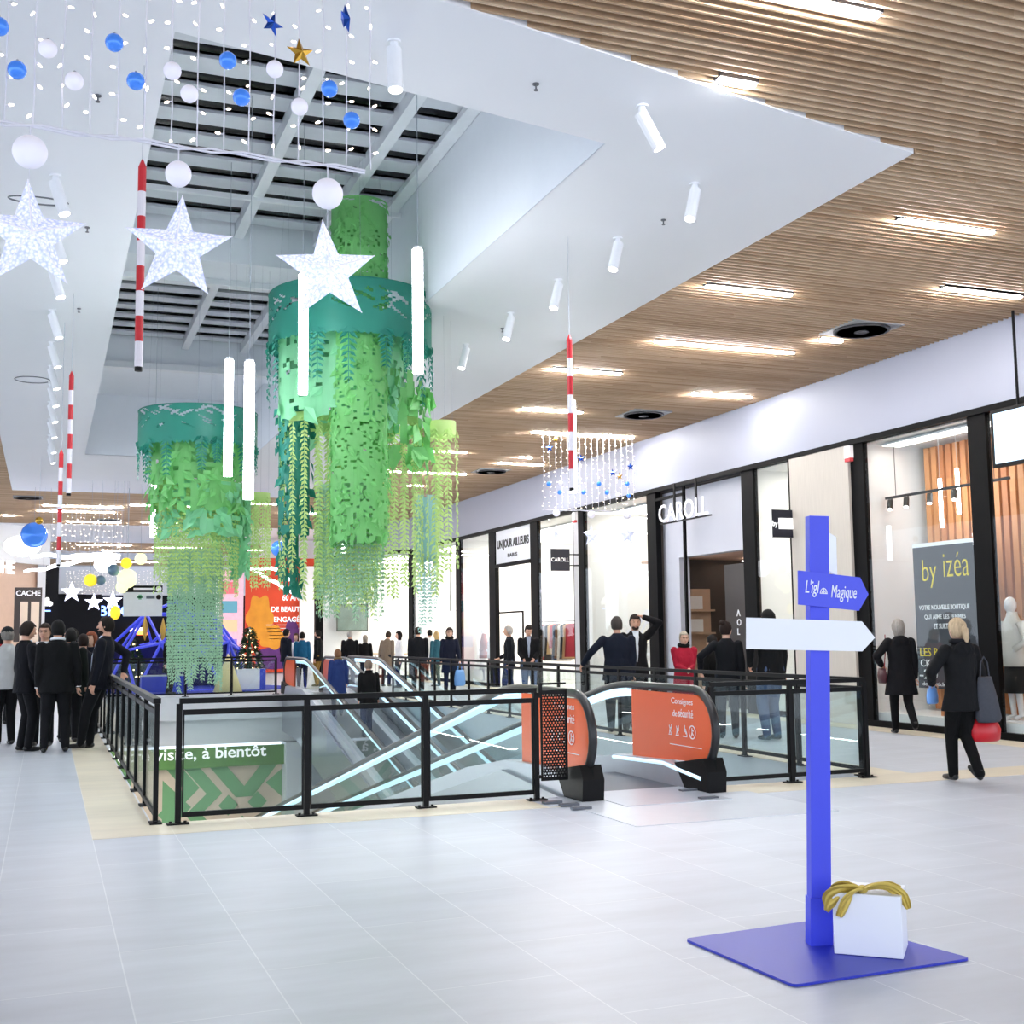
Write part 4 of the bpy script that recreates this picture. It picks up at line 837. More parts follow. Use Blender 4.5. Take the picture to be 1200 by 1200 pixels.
def mannequin(loc, rz, label, top, skirt, base=.0, head=True):
    t = thing('mannequin', label, 'mannequin', loc, rz)
    b = MB()
    b.rings([(0, 0, .93, .13, .09), (0, 0, 1.05, .12, .085), (0, 0, 1.12, .105, .08), (0, .01, 1.28, .15, .1), (0, 0, 1.4, .17, .08), (0, 0, 1.47, .06, .055), (0, .01, 1.54, .05, .05)])
    if head: b.ell((0, .02, 1.66), .075, .095, .12)
    for s in (-1, 1): b.tube([(s*.08, 0, .95), (s*.09, .02, .5), (s*.09, -.01, .08), (s*.09, .1, .04)], [.085, .055, .038, .03], 10); b.tube([(s*.18, 0, 1.4), (s*.25, -.03, 1.14), (s*.16, .12, 1.0)], [.045, .036, .022], 8)
    b.build('mannequin_body', man_w, t, smooth=True)
    b = MB(); b.rings([(0, 0, .78, .2, .16), (0, 0, .95, .19, .15), (0, .01, 1.25, .19, .135), (0, 0, 1.41, .18, .1), (0, 0, 1.5, .09, .08), (0, 0, 1.56, .075, .07)])
    for s in (-1, 1): b.tube([(s*.18, 0, 1.41), (s*.27, -.03, 1.14), (s*.17, .12, 1.02)], [.07, .06, .045], 10)
    b.build('top', top, t, smooth=True); MB().rings([(0, 0, .4, .2, .17), (0, 0, .62, .18, .15), (0, 0, .84, .15, .12)]).build('skirt', skirt, t, smooth=True)
    MB().lathe([(.2, 0), (.2, .02)], n=24).build('stand', man_w, t); return t
mannequin((13.02, 13.52, .22), 1.4, 'white mannequin in a cream knitted coat in the nearest shop window', knit, M('black_cloth', (20, 20, 22), .8))
t = thing('display_plinth', 'light wooden display block under the dark poster', 'display', (13.0, 14.55, .22)); MB().box(-.15, .15, -.35, .35, 0, .42).build('block', slat, t); MB().lathe([(.1, .42), (.13, .5), (.09, .56), (.1, .62)], n=14).build('vase', gold_s, t)
# screen cut by right edge
p = at(1196, 520, X=12.2); t = thing('display_screen', 'black framed display screen cut by the right edge of the photo', 'screen', (12.2, 12.55, 3.55)); MB().box(-.04, .04, -.7, .28, .2, 1.0).build('frame', black, t); MB().box(-.045, -.04, -.66, .22, .25, .95).build('display', M('screen_blue', (190, 216, 236), .3, emit=1.0), t)
MB().tube([(0, -.2, 1.0), (0, -.2, ZC-3.55)], .02, 8).build('hanger', black, t)
for x, y, lab in ((12.4, 16.2, 'nearer, beside the beige panel'), (12.4, 27.25, 'farther, on the dark pillar')):
    t = thing('alarm_box', 'small white and red alarm box high on the shop pillar, '+lab, 'alarm', (12.34, y, 4.38), group='alarm boxes'); MB().box(-.05, .02, -.08, .08, 0, .2).build('case', man_w, t); MB().box(-.05, .02, -.07, .07, -.06, 0).build('red_lens', red_m, t)
# --- projecting signs
def box_sign(px0, px1, pyt, pyb, Y, label, words, group='projecting box signs'):
    a = at(px0, pyt, Y=Y); c = at(px1, pyb, Y=Y); t = thing('hanging_sign', label, 'sign', (a.x, Y, c.z), group=group); w, h = c.x-a.x, a.z-c.z
    MB().box(0, w, 0, .1, 0, h).build('case', M('sign_navy', (16, 20, 38), .3), t); MB().box(-.035, 0, 0, .1, 0, h).build('lit_edge', letter_w, t)
    MB().bar((w, .05, h*.75), (12.5-a.x, .05, h*.75), .03).bar((w, .05, h*.25), (12.5-a.x, .05, h*.25), .03).build('bracket', black, t)
    return t, a, c, w, h
t, a, c, w, h = box_sign(645, 668, 643, 669, 27.3, 'square navy box sign with white lettering on brackets, on the left grey pillar', '')
text('CAROLL', (a.x+.02, 27.3-.004, c.z+h*.42), XP, ZP, w-.05, h*.18, letter_w, t, 'sign_lettering', .006, .0)
t, a, c, w, h = box_sign(904, 934, 597, 630, 18.0, 'square navy box sign with a blank white patch on brackets, above the signpost', '')
text('by', (a.x+.01, 18-.004, c.z+h*.34), XP, ZP, w*.22, h*.26, letter_w, t, 'sign_lettering', .006, .02); MB().box(w*.27, w*.93, -.008, 0, h*.3, h*.7).build('white_patch', letter_w, t)
# --- portal shop
por = M('portal_white', (202, 204, 216), .5, var=.01)
b = MB(); xq = 12.7; b.box(xq, xq+.25, 19.74, 23.4, 3.15, 4.6).box(xq, xq+.25, 22.65, 23.4, 0, 3.15).box(xq, xq+.25, 19.74, 20.1, 0, 3.15)
struct(b.build('wall_portal', por))
b = MB(); b.box(12.95, 16.9, 19.8, 24.9, 3.15, 3.2); struct(b.build('ceiling', M('peach_ceiling', (232, 192, 168), .5)))
brn = M('dark_brown_panel', (46, 40, 38), .35, var=.1); struct(MB().box(14.6, 14.7, 19.8, 22.6, 0, 2.95).build('wall_brown', brn))
dr = struct(empty('door_1', (12.9, 20.0, 0))); MB().box(0, .05, .12, 1.15, .02, 2.9).build('door_leaf', brn, dr); MB().box(-.03, 0, .75, .78, .9, 1.3).build('door_handle', steel, dr)
text('A\nO\nL', (12.89, 20.72, 1.48), FX, FY, .16, .5, letter_p, dr, 'vertical_lettering', .01, .01)
t = thing('shelf_unit', 'beige wall shelf with two cream boxes inside the brown shop interior', 'shelf', (13.0, 23.06, 0)); MB().box(0, .8, 0, .24, 1.5, 1.54).box(0, .8, 0, .24, 2.0, 2.04).box(0, .8, .2, .24, 0, 2.5).build('carcass', M('beige_shelf', (190, 160, 134), .5), t)
for k, z in enumerate((1.55, 2.05)): tag(MB().box(13.1, 13.5, 23.08, 23.24, z, z+.28).build('storage_box', knit), 'cream box on the %s shelf inside the brown shop interior' % ('lower', 'upper')[k], 'box')
t = thing('shop_sign', 'white individual letters of a shop name hung from black bars over the portal', 'sign', (12.3, 20.6, 3.9))
MB().box(-.01, .02, 0, 2.1, -.05, -.02).build('rail', black, t)
for y in (.55, 1.45): MB().box(-.01, .02, y, y+.06, -.03, .78).build('bar', black, t)
text('CAROLL', (12.27, 22.72, 3.89), FX, FY, 2.05, .38, M('sign_letter_white', (250, 250, 255), .4, emit=.25), t, 'sign_lettering', .02, .0)
b = MB(); b.box(12.45, 12.5, 21.95, 22.02, 0, 4.65).box(12.45, 12.5, 21.95, 23.2, 4.42, 4.48); struct(b.build('trim_24', dark))
# --- windows left of the portal
t = thing('shirt_on_wall', 'long beige garment hanging in the narrow cream shop window', 'garment', (13.6, 18.5, 0)); MB().rings([(0, 0, .9, .06, .3), (0, 0, 1.8, .05, .22), (0, 0, 2.25, .05, .2), (0, 0, 2.32, .03, .08)]).build('cloth', M('beige_cloth', (206, 196, 168), .8), t, smooth=True); MB().bar((0, -.2, 2.34), (0, .2, 2.34), .02).bar((0, 0, 2.34), (0, 0, 4.6), .01).build('hanger', steel, t)
b = MB(); random.seed(3)
for k in range(46): z = 1.0+1.1*random.random(); r = .42*(2.15-z)/1.1; a = random.uniform(0, 6.28); leaf(b, (r*.2*math.cos(a), r*math.sin(a), z), (.1, math.sin(a), -.3), (-1, 0, 0), .22, .1)
t = thing('tree_figure', 'pale gold cut-out tree in the window behind the man scratching his head', 'tree', (13.0, 24.0, 0)); b.build('branches', M('pale_gold', (226, 206, 140), .4, emit=.3), t); MB().tube([(0, 0, 0), (0, 0, 2.1)], .02, 6).build('trunk', M('pale_gold', ), t)
# header sign
t = thing('shop_sign', 'white fascia panel with black capital lettering between dark pillars', 'sign', (12.5, 30.62, 3.62)); MB().box(0, .06, 0, 2.75, 0, .98).build('board', sgw, t)
bk = M('black_print', (18, 18, 20), .5)
text('UN JOUR AILLEURS', (12.495, 33.25, 4.0), FX, FY, 2.5, .32, bk, t, 'sign_lettering', .01, .03); text('PARIS', (12.495, 32.4, 3.78), FX, FY, .75, .11, bk, t, 'sign_lettering', .01, .02)
struct(MB().box(12.44, 12.56, 30.6, 33.4, 3.52, 3.62).build('trim_25', dark))
# clothes rail
cols = [(150, 36, 52), (190, 150, 110), (40, 42, 50), (222, 214, 204), (120, 86, 60), (60, 72, 96), (186, 64, 72), (206, 170, 120), (30, 30, 34), (160, 160, 166)]
t = thing('clothes_rail', 'black clothes rail behind the glass left of the grey pillar', 'clothes rail', (13.7, 30.4, 0)); MB().tube([(0, 0, 0), (0, 0, 1.9), (0, 2.6, 1.9), (0, 2.6, 0)], .015, 8).build('rail', black, t)
random.seed(5)
for k in range(13):
    c = cols[k % 10]; y = 30.6+k*.185; L_ = random.uniform(.75, 1.15); nm = {0: 'dark red', 1: 'tan', 2: 'charcoal', 3: 'cream', 4: 'brown', 5: 'slate blue', 6: 'coral red', 7: 'camel', 8: 'black', 9: 'grey'}[k % 10]
    t = thing('hanging_garment', '%s garment, number %s from the right on the clothes rail' % (nm, ('one', 'two', 'three', 'four', 'five', 'six', 'seven', 'eight', 'nine', 'ten', 'eleven', 'twelve', 'thirteen')[k]), 'garment', (13.7, y, 1.9), group='garments on the clothes rail')
    MB().rings([(0, 0, -L_, .24, .05), (0, 0, -L_*.5, .2, .045), (0, 0, -.14, .2, .035), (0, 0, -.07, .08, .03)], 14).build('cloth', M('garment_%s' % nm.replace(' ', '_'), c, .85, var=.1), t, smooth=True); MB().tube([(0, 0, -.08), (0, 0, .01)], .005, 5).build('hanger', steel, t)
pat_m = M('patterned_cloth', (150, 96, 92), .8, var=.5, scale=18)
mannequin((13.2, 35.7, .02), 1.5, 'headless mannequin in white top and patterned skirt beside the dark pillar', man_w, pat_m, head=False); mannequin((13.2, 36.45, .02), 1.3, 'white mannequin in a red patterned top behind the railing window', pat_m, man_w)
struct(MB().box(13.3, 13.34, 33.3, 35.3, 2.2, 2.25).box(13.3, 13.34, 33.3, 33.36, 0, 2.25).build('door_2', dark))
# corner shop: shelves and screen
t = thing('display_picture', 'large dark screen on the wall of the corner shop, above the browsing customers', 'screen', (10.9, 47.5, 1.75)); MB().box(0, 1.3, 0, .06, 0, 1.1).build('frame', M('pic_frame', (70, 76, 72), .4), t); MB().box(.05, 1.25, -.006, 0, .05, 1.05).build('picture', M('pic_dim', (112, 132, 124), .4, var=.5, scale=3), t)
b = MB(); b.box(10.2, 16.4, 51.5, 51.6, 0, 4.6).box(10.2, 16.4, 47.9, 48.0, 0, 4.6); struct(b.build('wall_corner_shop', sh_w))
for k, (x, y) in enumerate(((10.4, 44.6), (10.9, 47.0), (11.9, 44.5))):
    t = thing('display_table', 'low tan display table inside the corner shop, %s' % ('left', 'middle', 'right')[k], 'table', (x+1, y, 0), group='corner shop tables'); MB().box(-.6, .6, -.3, .3, .82, .88).build('table_top', M('tan_top', (206, 184, 158), .5), t)
    for sx in (-.55, .55):
        for sy in (-.25, .25): MB().box(sx-.02, sx+.02, sy-.02, sy+.02, 0, .82).build('leg', steel, t)
t = thing('pendant_frame', 'black hanging garment frame in the corner shop window', 'frame', (13.4, 39.5, 2.4)); MB().tube([(0, -1, 2.2), (0, -1, 0), (0, 1, 0), (0, 1, 2.2)], .015, 6).build('frame', black, t); MB().box(-.02, .02, -.9, -.3, .05, .55).build('hook_plate', black, t)

# ======================= FAR END =======================
poster_o = M('poster_orange', (226, 74, 36), .5, var=.3, scale=.8); 
a = at(288, 655, Y=51.8); c = at(368, 800, Y=51.8)
t = thing('wall_poster', 'huge orange poster of yellow flowers with white capital lettering', 'poster', (a.x, 51.8, .05)); w = c.x-a.x; h = a.z
MB().box(0, w, 0, .06, 0, h).build('sheet', poster_o, t)
fl = M('flower_yellow', (246, 158, 40), .5, var=.3, scale=2); pu = M('poster_purple', (96, 42, 120), .5, var=.3)
def blob(cx, cz, rx, rz, m, off, rot=0, lobes=6, amp=.12):
    P = [(cx+(rx*(1+amp*math.cos(lobes*a))*math.cos(a)), cz+rz*(1+amp*math.cos(lobes*a))*math.sin(a)) for a in [2*math.pi*k/40 for k in range(40)]]
    MB().prism([(min(max(x, .01), w-.01), min(max(z, .02), h-.02)) for x, z in P], (0, -off, 0), XP, ZP, -.004).build('flower_print', m, t)
blob(.62, 2.3, .55, 1.0, fl, .004); blob(1.15, 1.5, .55, .5, fl, .008, lobes=5); blob(2.75, 2.3, .42, 1.5, fl, .004, lobes=4); blob(1.6, .6, 1.3, .45, pu, .006, lobes=3); blob(2.0, 1.6, .3, .7, pu, .009, lobes=3, amp=.05)
for s, py, pa, pb in (('60 ANS', 700, 331, 354), ('DE BEAUTÉ', 713, 318, 355), ('ENGAGÉE', 725, 321, 355)):
    q = at(pa, py+4, Y=51.75); q2 = at(pb, py+4, Y=51.75); text(s, q, XP, ZP, q2.x-q.x, .28, letter_w, t, 'poster_lettering', .01, .02)
for k in range(5): q = at(312+k, 733+k*4, Y=51.75); MB().box(q.x-a.x, w-.35, -.012, -.006, q.z-.05, q.z-.02).build('small_print', letter_p, t)
# pink lit shop beside it
t = thing('lit_shop_display', 'bright pink and white shop display column left of the orange poster', 'display', (6.6, 51.5, 0)); MB().box(.2, 1.2, 0, .3, 0, 4.4).build('column', M('pink_lit', (226, 170, 186), .5, emit=.4, var=.3), t); MB().box(.1, .2, -.02, .3, 0, 4.5).build('edge_light', letter_w, t)
for k in range(4): MB().box(.3, .95, -.02, 0, 1.0+.8*k, 1.5+.8*k).build('picture', M('disp_%s' % ('lilac', 'sand', 'teal', 'rose')[k], ((140, 120, 200), (220, 190, 150), (90, 150, 170), (220, 110, 120))[k], .5, emit=.3), t)
# dark end shops signage
def wall_sign(px, py, w, h, s, label, m, Y=74.9):
    q = at(px, py, Y=Y); t = thing('lit_sign', label, 'sign', q); 
    if s: text(s, q, XP, ZP, w, h, m, t, 'sign_lettering', .05, .02)
    else: MB().box(0, w, 0, .1, 0, h).build('light_box', m, t)
    return t
cool = M('cool_neon', (110, 150, 255), .4, emit=3)
wall_sign(116, 722, 3.6, .62, 'BRIOCHE', 'blue neon lettering over the dark end shops', cool); wall_sign(76, 711, 1.9, .5, '', 'bright white rectangular light box over the dark end shops', letter_w)
q = at(50, 718, Y=51.9); t = thing('lit_sign', 'small white lobed emblem with a bar beneath on the dark pillar at left', 'sign', q); b = MB()
for dx, dz, r in ((.16, .52, .1), (.05, .36, .11), (.27, .36, .11), (.16, .36, .1)): b.ell((dx, 0, dz), r, .03, r, 14, 8)
b.build('emblem', letter_w, t); MB().box(.02, .3, -.02, .02, .05, .1).build('bar', cool, t)
for k, (px, py, c) in enumerate(((79, 727, (255, 255, 255)), (106, 728, (255, 255, 255)), (112, 733, (255, 240, 220)), (78, 733, (255, 60, 60)), (152, 740, (255, 235, 220)), (160, 744, (255, 120, 60)))):
    q = at(px, py, Y=74.8); tag(MB().box(0, .35 if k < 3 else .7, -.05, 0, 0, .22).build('shop_lamp', M('far_lamp_%s' % ('a', 'b', 'c', 'red', 'warm', 'orange')[k], c, .4, emit=3)), 'small %s lamp glowing in the dark end shops, %s' % (('white', 'white', 'warm', 'red', 'warm', 'orange')[k], ('left', 'right of the left one', 'beside the neon', 'under the white box', 'behind the dome', 'lowest behind the dome')[k]), 'lamp').location = q
# left shop: sign letters and details
d = Vector((7.1, 10, 0)).normalized(); q = Vector((-7, 40, 0))
k0 = at(-30, 655, Y=44.5); c1 = Vector((-3.6, 44.2, 3.98)); text('CACHE CACHE', c1, Vector((6.7, 9.6, 0)), ZP, 4.3, .5, letter_w, None, 'shop_sign', .08, .03)
so = bpy.data.objects['shop_sign'] if False else COL.objects[-1]; tag(so, 'white glowing shop name lettering at the far left edge', 'sign')
t = thing('shop_window_panel', 'small dark framed panel with light lettering on the far left shop', 'panel', (-1.05, 45.3, 1.5)); MB().box(0, .9, 0, .06, 0, 1.9).build('panel', M('panel_dark', (60, 52, 50), .4), t); MB().box(.2, .45, -.01, 0, 0, 1.4).box(.55, .82, -.01, 0, 0, 1.4).build('pane', M('panel_beige', (226, 206, 186), .4), t); text('CACHE', (-1.0, 45.28, 3.1), XP, ZP, .8, .2, letter_p, t, 'panel_lettering', .01, .03)
# decorations near the far left
for px, py, r, Y, m, lab in ((40, 627, .36, 36, blue_b, 'large blue bauble at the far left'), (327, 643, .27, 40, blue_b, 'large blue bauble between the two leaf sculptures'), (46, 610, .09, 30, gold_s, 'tiny amber bauble beside the large blue one')):
    t = MB().ell((0, 0, 0), r, r, r, 24, 16).build('bauble', m, smooth=True); t.location = at(px, py, Y=Y); tag(t, lab, 'bauble'); MB().tube([(0, 0, r), (0, 0, ZC-t.location.z)], .004, 5).build('wire', wire_m, t)
glow_y = M('glow_yellow', (238, 246, 170), .4, emit=.8); glow_b = M('sun_yellow', (250, 214, 50), .5, emit=.5); sl_b = M('slate_ball', (110, 140, 160), .3, metal=.3); wglow = M('white_glow', (246, 248, 255), .4, emit=3)
for px, py, r, m, lab in ((149, 678, .26, glow_y, 'pale glowing ball above the directory sign'), (143, 688, .16, glow_y, 'small pale glowing ball left of the directory sign'), (165, 655, .16, glow_y, 'pale yellow ball near the end of the light comet'), (106, 680, .17, glow_b, 'yellow lantern ball in the middle'),
                          (133, 668, .16, sl_b, 'slate grey ball under the light comet'), (118, 680, .13, sl_b, 'slate grey ball beside the yellow lantern'), (135, 718, .14, glow_b, 'yellow lantern in front of the blue dome, upper left'), (148, 660, .15, glow_b, 'yellow lantern at the comet tip')):
    t = MB().ell((0, 0, 0), r, r, r*(1.35 if py == 718 else 1), 18, 12).build('lantern', m, smooth=True); t.location = at(px, py, Y=34); tag(t, lab, 'ball'); MB().tube([(0, 0, r), (0, 0, ZC-t.location.z)], .004, 5).build('wire', wire_m, t)
for pts, lab in ((((28, 670), (55, 672-6), (85, 660-1), (110, 654), (140, 655)), 'lower, longest'), (((36, 654), (50, 650), (80, 653), (112, 650), (146, 653)), 'upper one at the left'), (((288, 668), (312, 666), (330, 668), (341, 680), (343, 694)), 'upper one at the right'), (((296, 668), (318, 680), (338, 692), (344, 695)), 'straight one at the right')):
    q = [at(x, y, Y=36) for x, y in pts]; fine = []
    for i in range(len(q)-1):
        for k in range(6): fine.append(q[i].lerp(q[i+1], k/6)+Vector((0, 0, .02*math.sin(i*6+k))))
    t = MB().tube([p-q[0] for p in fine], [.035+.05*i/len(fine) if 'left' in lab or 'longest' in lab else .05 for i in range(len(fine))], 8).build('light_comet', wglow, smooth=True); t.location = q[0]; tag(t, 'white glowing curved light comet, '+lab, 'light decoration', 'light comets')
    MB().tube([(.5, 0, 0), (.5, 0, ZC-q[0].z)], .003, 4).build('wire', wire_m, t)
q = at(123, 662, Y=36); t = MB().ell((0, 0, 0), .3, .2, .22, 18, 12).build('comet_head', wglow, smooth=True); t.location = q; tag(t, 'blurred white glowing comet head above the crowd', 'light decoration')
q = at(26, 640, Y=37); t = MB().ell((0, 0, 0), .5, .25, .3, 18, 12).build('comet_head', wglow, smooth=True); t.location = q; tag(t, 'white glowing lamp cluster below the large blue bauble', 'light decoration')
# directory sign
a = at(145, 686, Y=35.5); c = at(190, 722, Y=35.5); t = thing('directory_sign', 'hanging white directory sign with a black header, left of the leaf curtain', 'sign', (a.x, 35.5, c.z)); w, h = c.x-a.x, a.z-c.z
MB().box(0, w, 0, .08, 0, h*.78).build('board', M('dir_grey', (214, 220, 226), .5), t); MB().box(0, w, -.002, .08, h*.78, h).build('header', black, t); MB().lathe([(.08, 0), (.08, .01)], n=16).build('round_icon', letter_p, t).matrix_local = Matrix.Translation((w*.9, -.004, h*.89)) @ Matrix.Rotation(math.pi/2, 4, 'X')
MB().lathe([(.07, 0), (.07, .01)], n=16).build('arrow_icon', black, t).matrix_local = Matrix.Translation((w*.9, -.004, h*.62)) @ Matrix.Rotation(math.pi/2, 4, 'X')
MB().box(w*.25, w*.78, -.006, 0, h*.86, h*.92).build('header_print', letter_p, t); MB().box(w*.58, w*.8, -.006, 0, h*.57, h*.67).build('entry_print', M('dir_dark', (90, 100, 110), .5), t); MB().box(w*.38, w*.46, -.006, 0, h*.54, h*.7).box(w*.35, w*.49, -.006, 0, h*.59, h*.65).build('green_cross', M('dir_green', (100, 170, 130), .5), t)
for x in (.1, w-.1): MB().tube([(x, .04, h), (x, .04, ZC-c.z)], .01, 6).build('hanger', steel, t)
# igloo dome
ig_c = Vector((3.75, 38.4, 0)); RI = 2.15
import bmesh
bm = bmesh.new(); bmesh.ops.create_icosphere(bm, subdivisions=2, radius=1)
t = thing('dome_frame', 'blue geodesic igloo dome of tubes on a round blue carpet', 'igloo', ig_c)
dblue = M('dome_tube_blue', (72, 84, 226), .35, emit=.12); navy = M('dome_navy_cloth', (22, 24, 96), .6)
b = MB(); f_ = MB(); sc = lambda v: Vector((v.x*RI, v.y*RI, max(v.z, 0)*2.7))
for e in bm.edges:
    p, q = e.verts[0].co, e.verts[1].co
    if p.z > -.05 and q.z > -.05: b.tube([sc(p), sc(q)], .045, 6, caps=False)
for v in bm.verts:
    if v.co.z > -.05: b.ell(sc(v.co), .08, .08, .08, 8, 5)
b.build('tube_frame', dblue, t)
for f in bm.faces:
    cc = f.calc_center_median()
    if cc.z > .02 and cc.z < .45 and (cc.y > .25 or cc.x > .35): f_.add([sc(v.co)*.97 for v in f.verts], [(0, 1, 2)])
f_.build('cloth_panels', navy, t); bm.free()
tag(MB().lathe([(2.9, -.002), (2.9, .012)], n=48).build('round_carpet', M('carpet_blue', (34, 52, 176), .8)), 'round blue carpet under the igloo dome', 'carpet').location = (4.2, 37.9, .003)
yc = M('cone_gold', (214, 170, 66), .5)
for px, py, lab in ((170, 735, 'left'), (191, 738, 'right')):
    q = at(px, py, Y=37.6); t = MB().lathe([(.01, .35), (.09, 0), (.05, -.25), (.01, -.4)], n=12).build('hanging_cone', yc, smooth=True); t.location = q; tag(t, 'slim golden cone hanging inside the blue dome, %s one' % lab, 'decoration')
q = at(249, 806, Z=0); t = MB().lathe([(.42, 0), (.3, .35), (.12, .85), (.01, 1.1)], n=20).build('felt_cone', M('cream_felt', (226, 214, 160), .8), smooth=True); t.location = (q.x, 35.2, .0); tag(t, 'cream felt cone on the blue carpet below the left leaf sculpture', 'cone')
t = thing('reflection_block', 'low blue block modelling a blue reflection behind the railing', 'display', (3.2, 36.4, .015)); MB().box(-.6, .6, -.3, .3, 0, .45).build('block', M('case_blue', (40, 60, 190), .4), t); MB().box(-.6, .6, -.3, .3, .45, .48).build('lid', M('case_grey', (180, 190, 200), .3), t)  # block stands in for a blue reflection in the railing glass
# Christmas trees
fir = M('fir_needles', (26, 58, 38), .8, var=.4, scale=8); fairy = M('tree_light', (255, 230, 170), .4, emit=5, var=0); silver = M('silver_bauble', (226, 220, 200), .15, metal=.7)
def xmas(loc, h, label, planter):
    t = thing('christmas_tree', label, 'Christmas tree', loc); rnd = random.Random(int(loc[0]*10)); b = MB(); z0 = .62 if planter else .1
    for k in range(520):
        f = rnd.random()**.8; z = z0+h*(1-f)*1.0; r = .5*h*.62*f*rnd.uniform(.5, 1); a = rnd.uniform(0, 6.28); leaf(b, (r*math.cos(a), r*math.sin(a), z), (math.cos(a), math.sin(a), -.35), (0, 0, 1), .2, .05)
    b.tube([(0, 0, z0), (0, 0, z0+h)], [.1, .01], 8); b.build('needles', fir, t); b = MB(); c = MB()
    for k in range(46):
        f = rnd.random(); z = z0+h*(1-f)*.97; r = .5*h*.64*f; a = rnd.uniform(0, 6.28); (c if k % 3 == 0 else b).ell((r*math.cos(a), r*math.sin(a), z), *([.045]*3 if k % 3 == 0 else [.02]*3), 8, 5)
    o = b.build('fairy_lights', fairy, t); o = c.build('tree_baubles', silver, t)
    if planter: MB().box(-.42, .42, -.42, .42, 0, .62).build('planter', sgw, t); MB().box(.25, .42, -.43, -.42, 0, .62).build('planter_stripe', M('case_blue'), t)
    else: MB().lathe([(.12, 0), (.14, .2)], n=12).build('pot', black, t)
xmas((5.72, 36.5, .0), 1.25, 'small Christmas tree in a white cube planter right of the dome', True); xmas((2.45, 37.6, .015), 1.5, 'dark Christmas tree with fairy lights inside the blue dome', False)
# ======================= PEOPLE =======================
def bake(name, mb, mat, vox, parent=None, sm=3, fac=.5):
    o = mb.build(name, mat)
    r = o.modifiers.new('r', 'REMESH'); r.mode = 'VOXEL'; r.voxel_size = vox; r.use_smooth_shade = True
    s = o.modifiers.new('s', 'SMOOTH'); s.factor = fac; s.iterations = sm
    dg = bpy.context.evaluated_depsgraph_get(); me = bpy.data.meshes.new_from_object(o.evaluated_get(dg)); old = o.data; o.modifiers.clear(); o.data = me; bpy.data.meshes.remove(old); me.name = name
    if not me.materials: me.materials.append(mat)
    if parent is not None: o.parent = parent
    return o
def ik(S_, T, a, b_, pole):
    S_, T, pole = Vector(S_), Vector(T), Vector(pole); d = T-S_; L_ = min(d.length, (a+b_)*.995); u = d.normalized(); T = S_+u*L_
    x = (a*a-b_*b_+L_*L_)/(2*L_); h = math.sqrt(max(a*a-x*x, 0)); p = (pole-u*pole.dot(u)); p = p.normalized() if p.length > 1e-4 else Vector((0, -1, 0))
    return S_+u*x+p*h, T
SKIN = {'f': (222, 178, 156), 'm': (206, 158, 134), 'd': (170, 118, 92)}
def cloth(rgb, rough=.8, var=.15):
    c = tuple(int(v*.62) if max(rgb) < 75 else v for v in rgb)
    return M('cloth_%d_%d_%d' % rgb, c, rough, var=var, scale=9, spec=.2, bump=.55)
def hairm(rgb): return M('hair_%d_%d_%d' % rgb, tuple(int(v*.75) if max(rgb) < 100 else v for v in rgb), .7, var=.5, scale=55, stretch=(1, 1, .18), spec=.2)
shoe_m = M('shoe_black', (20, 19, 20), .35)
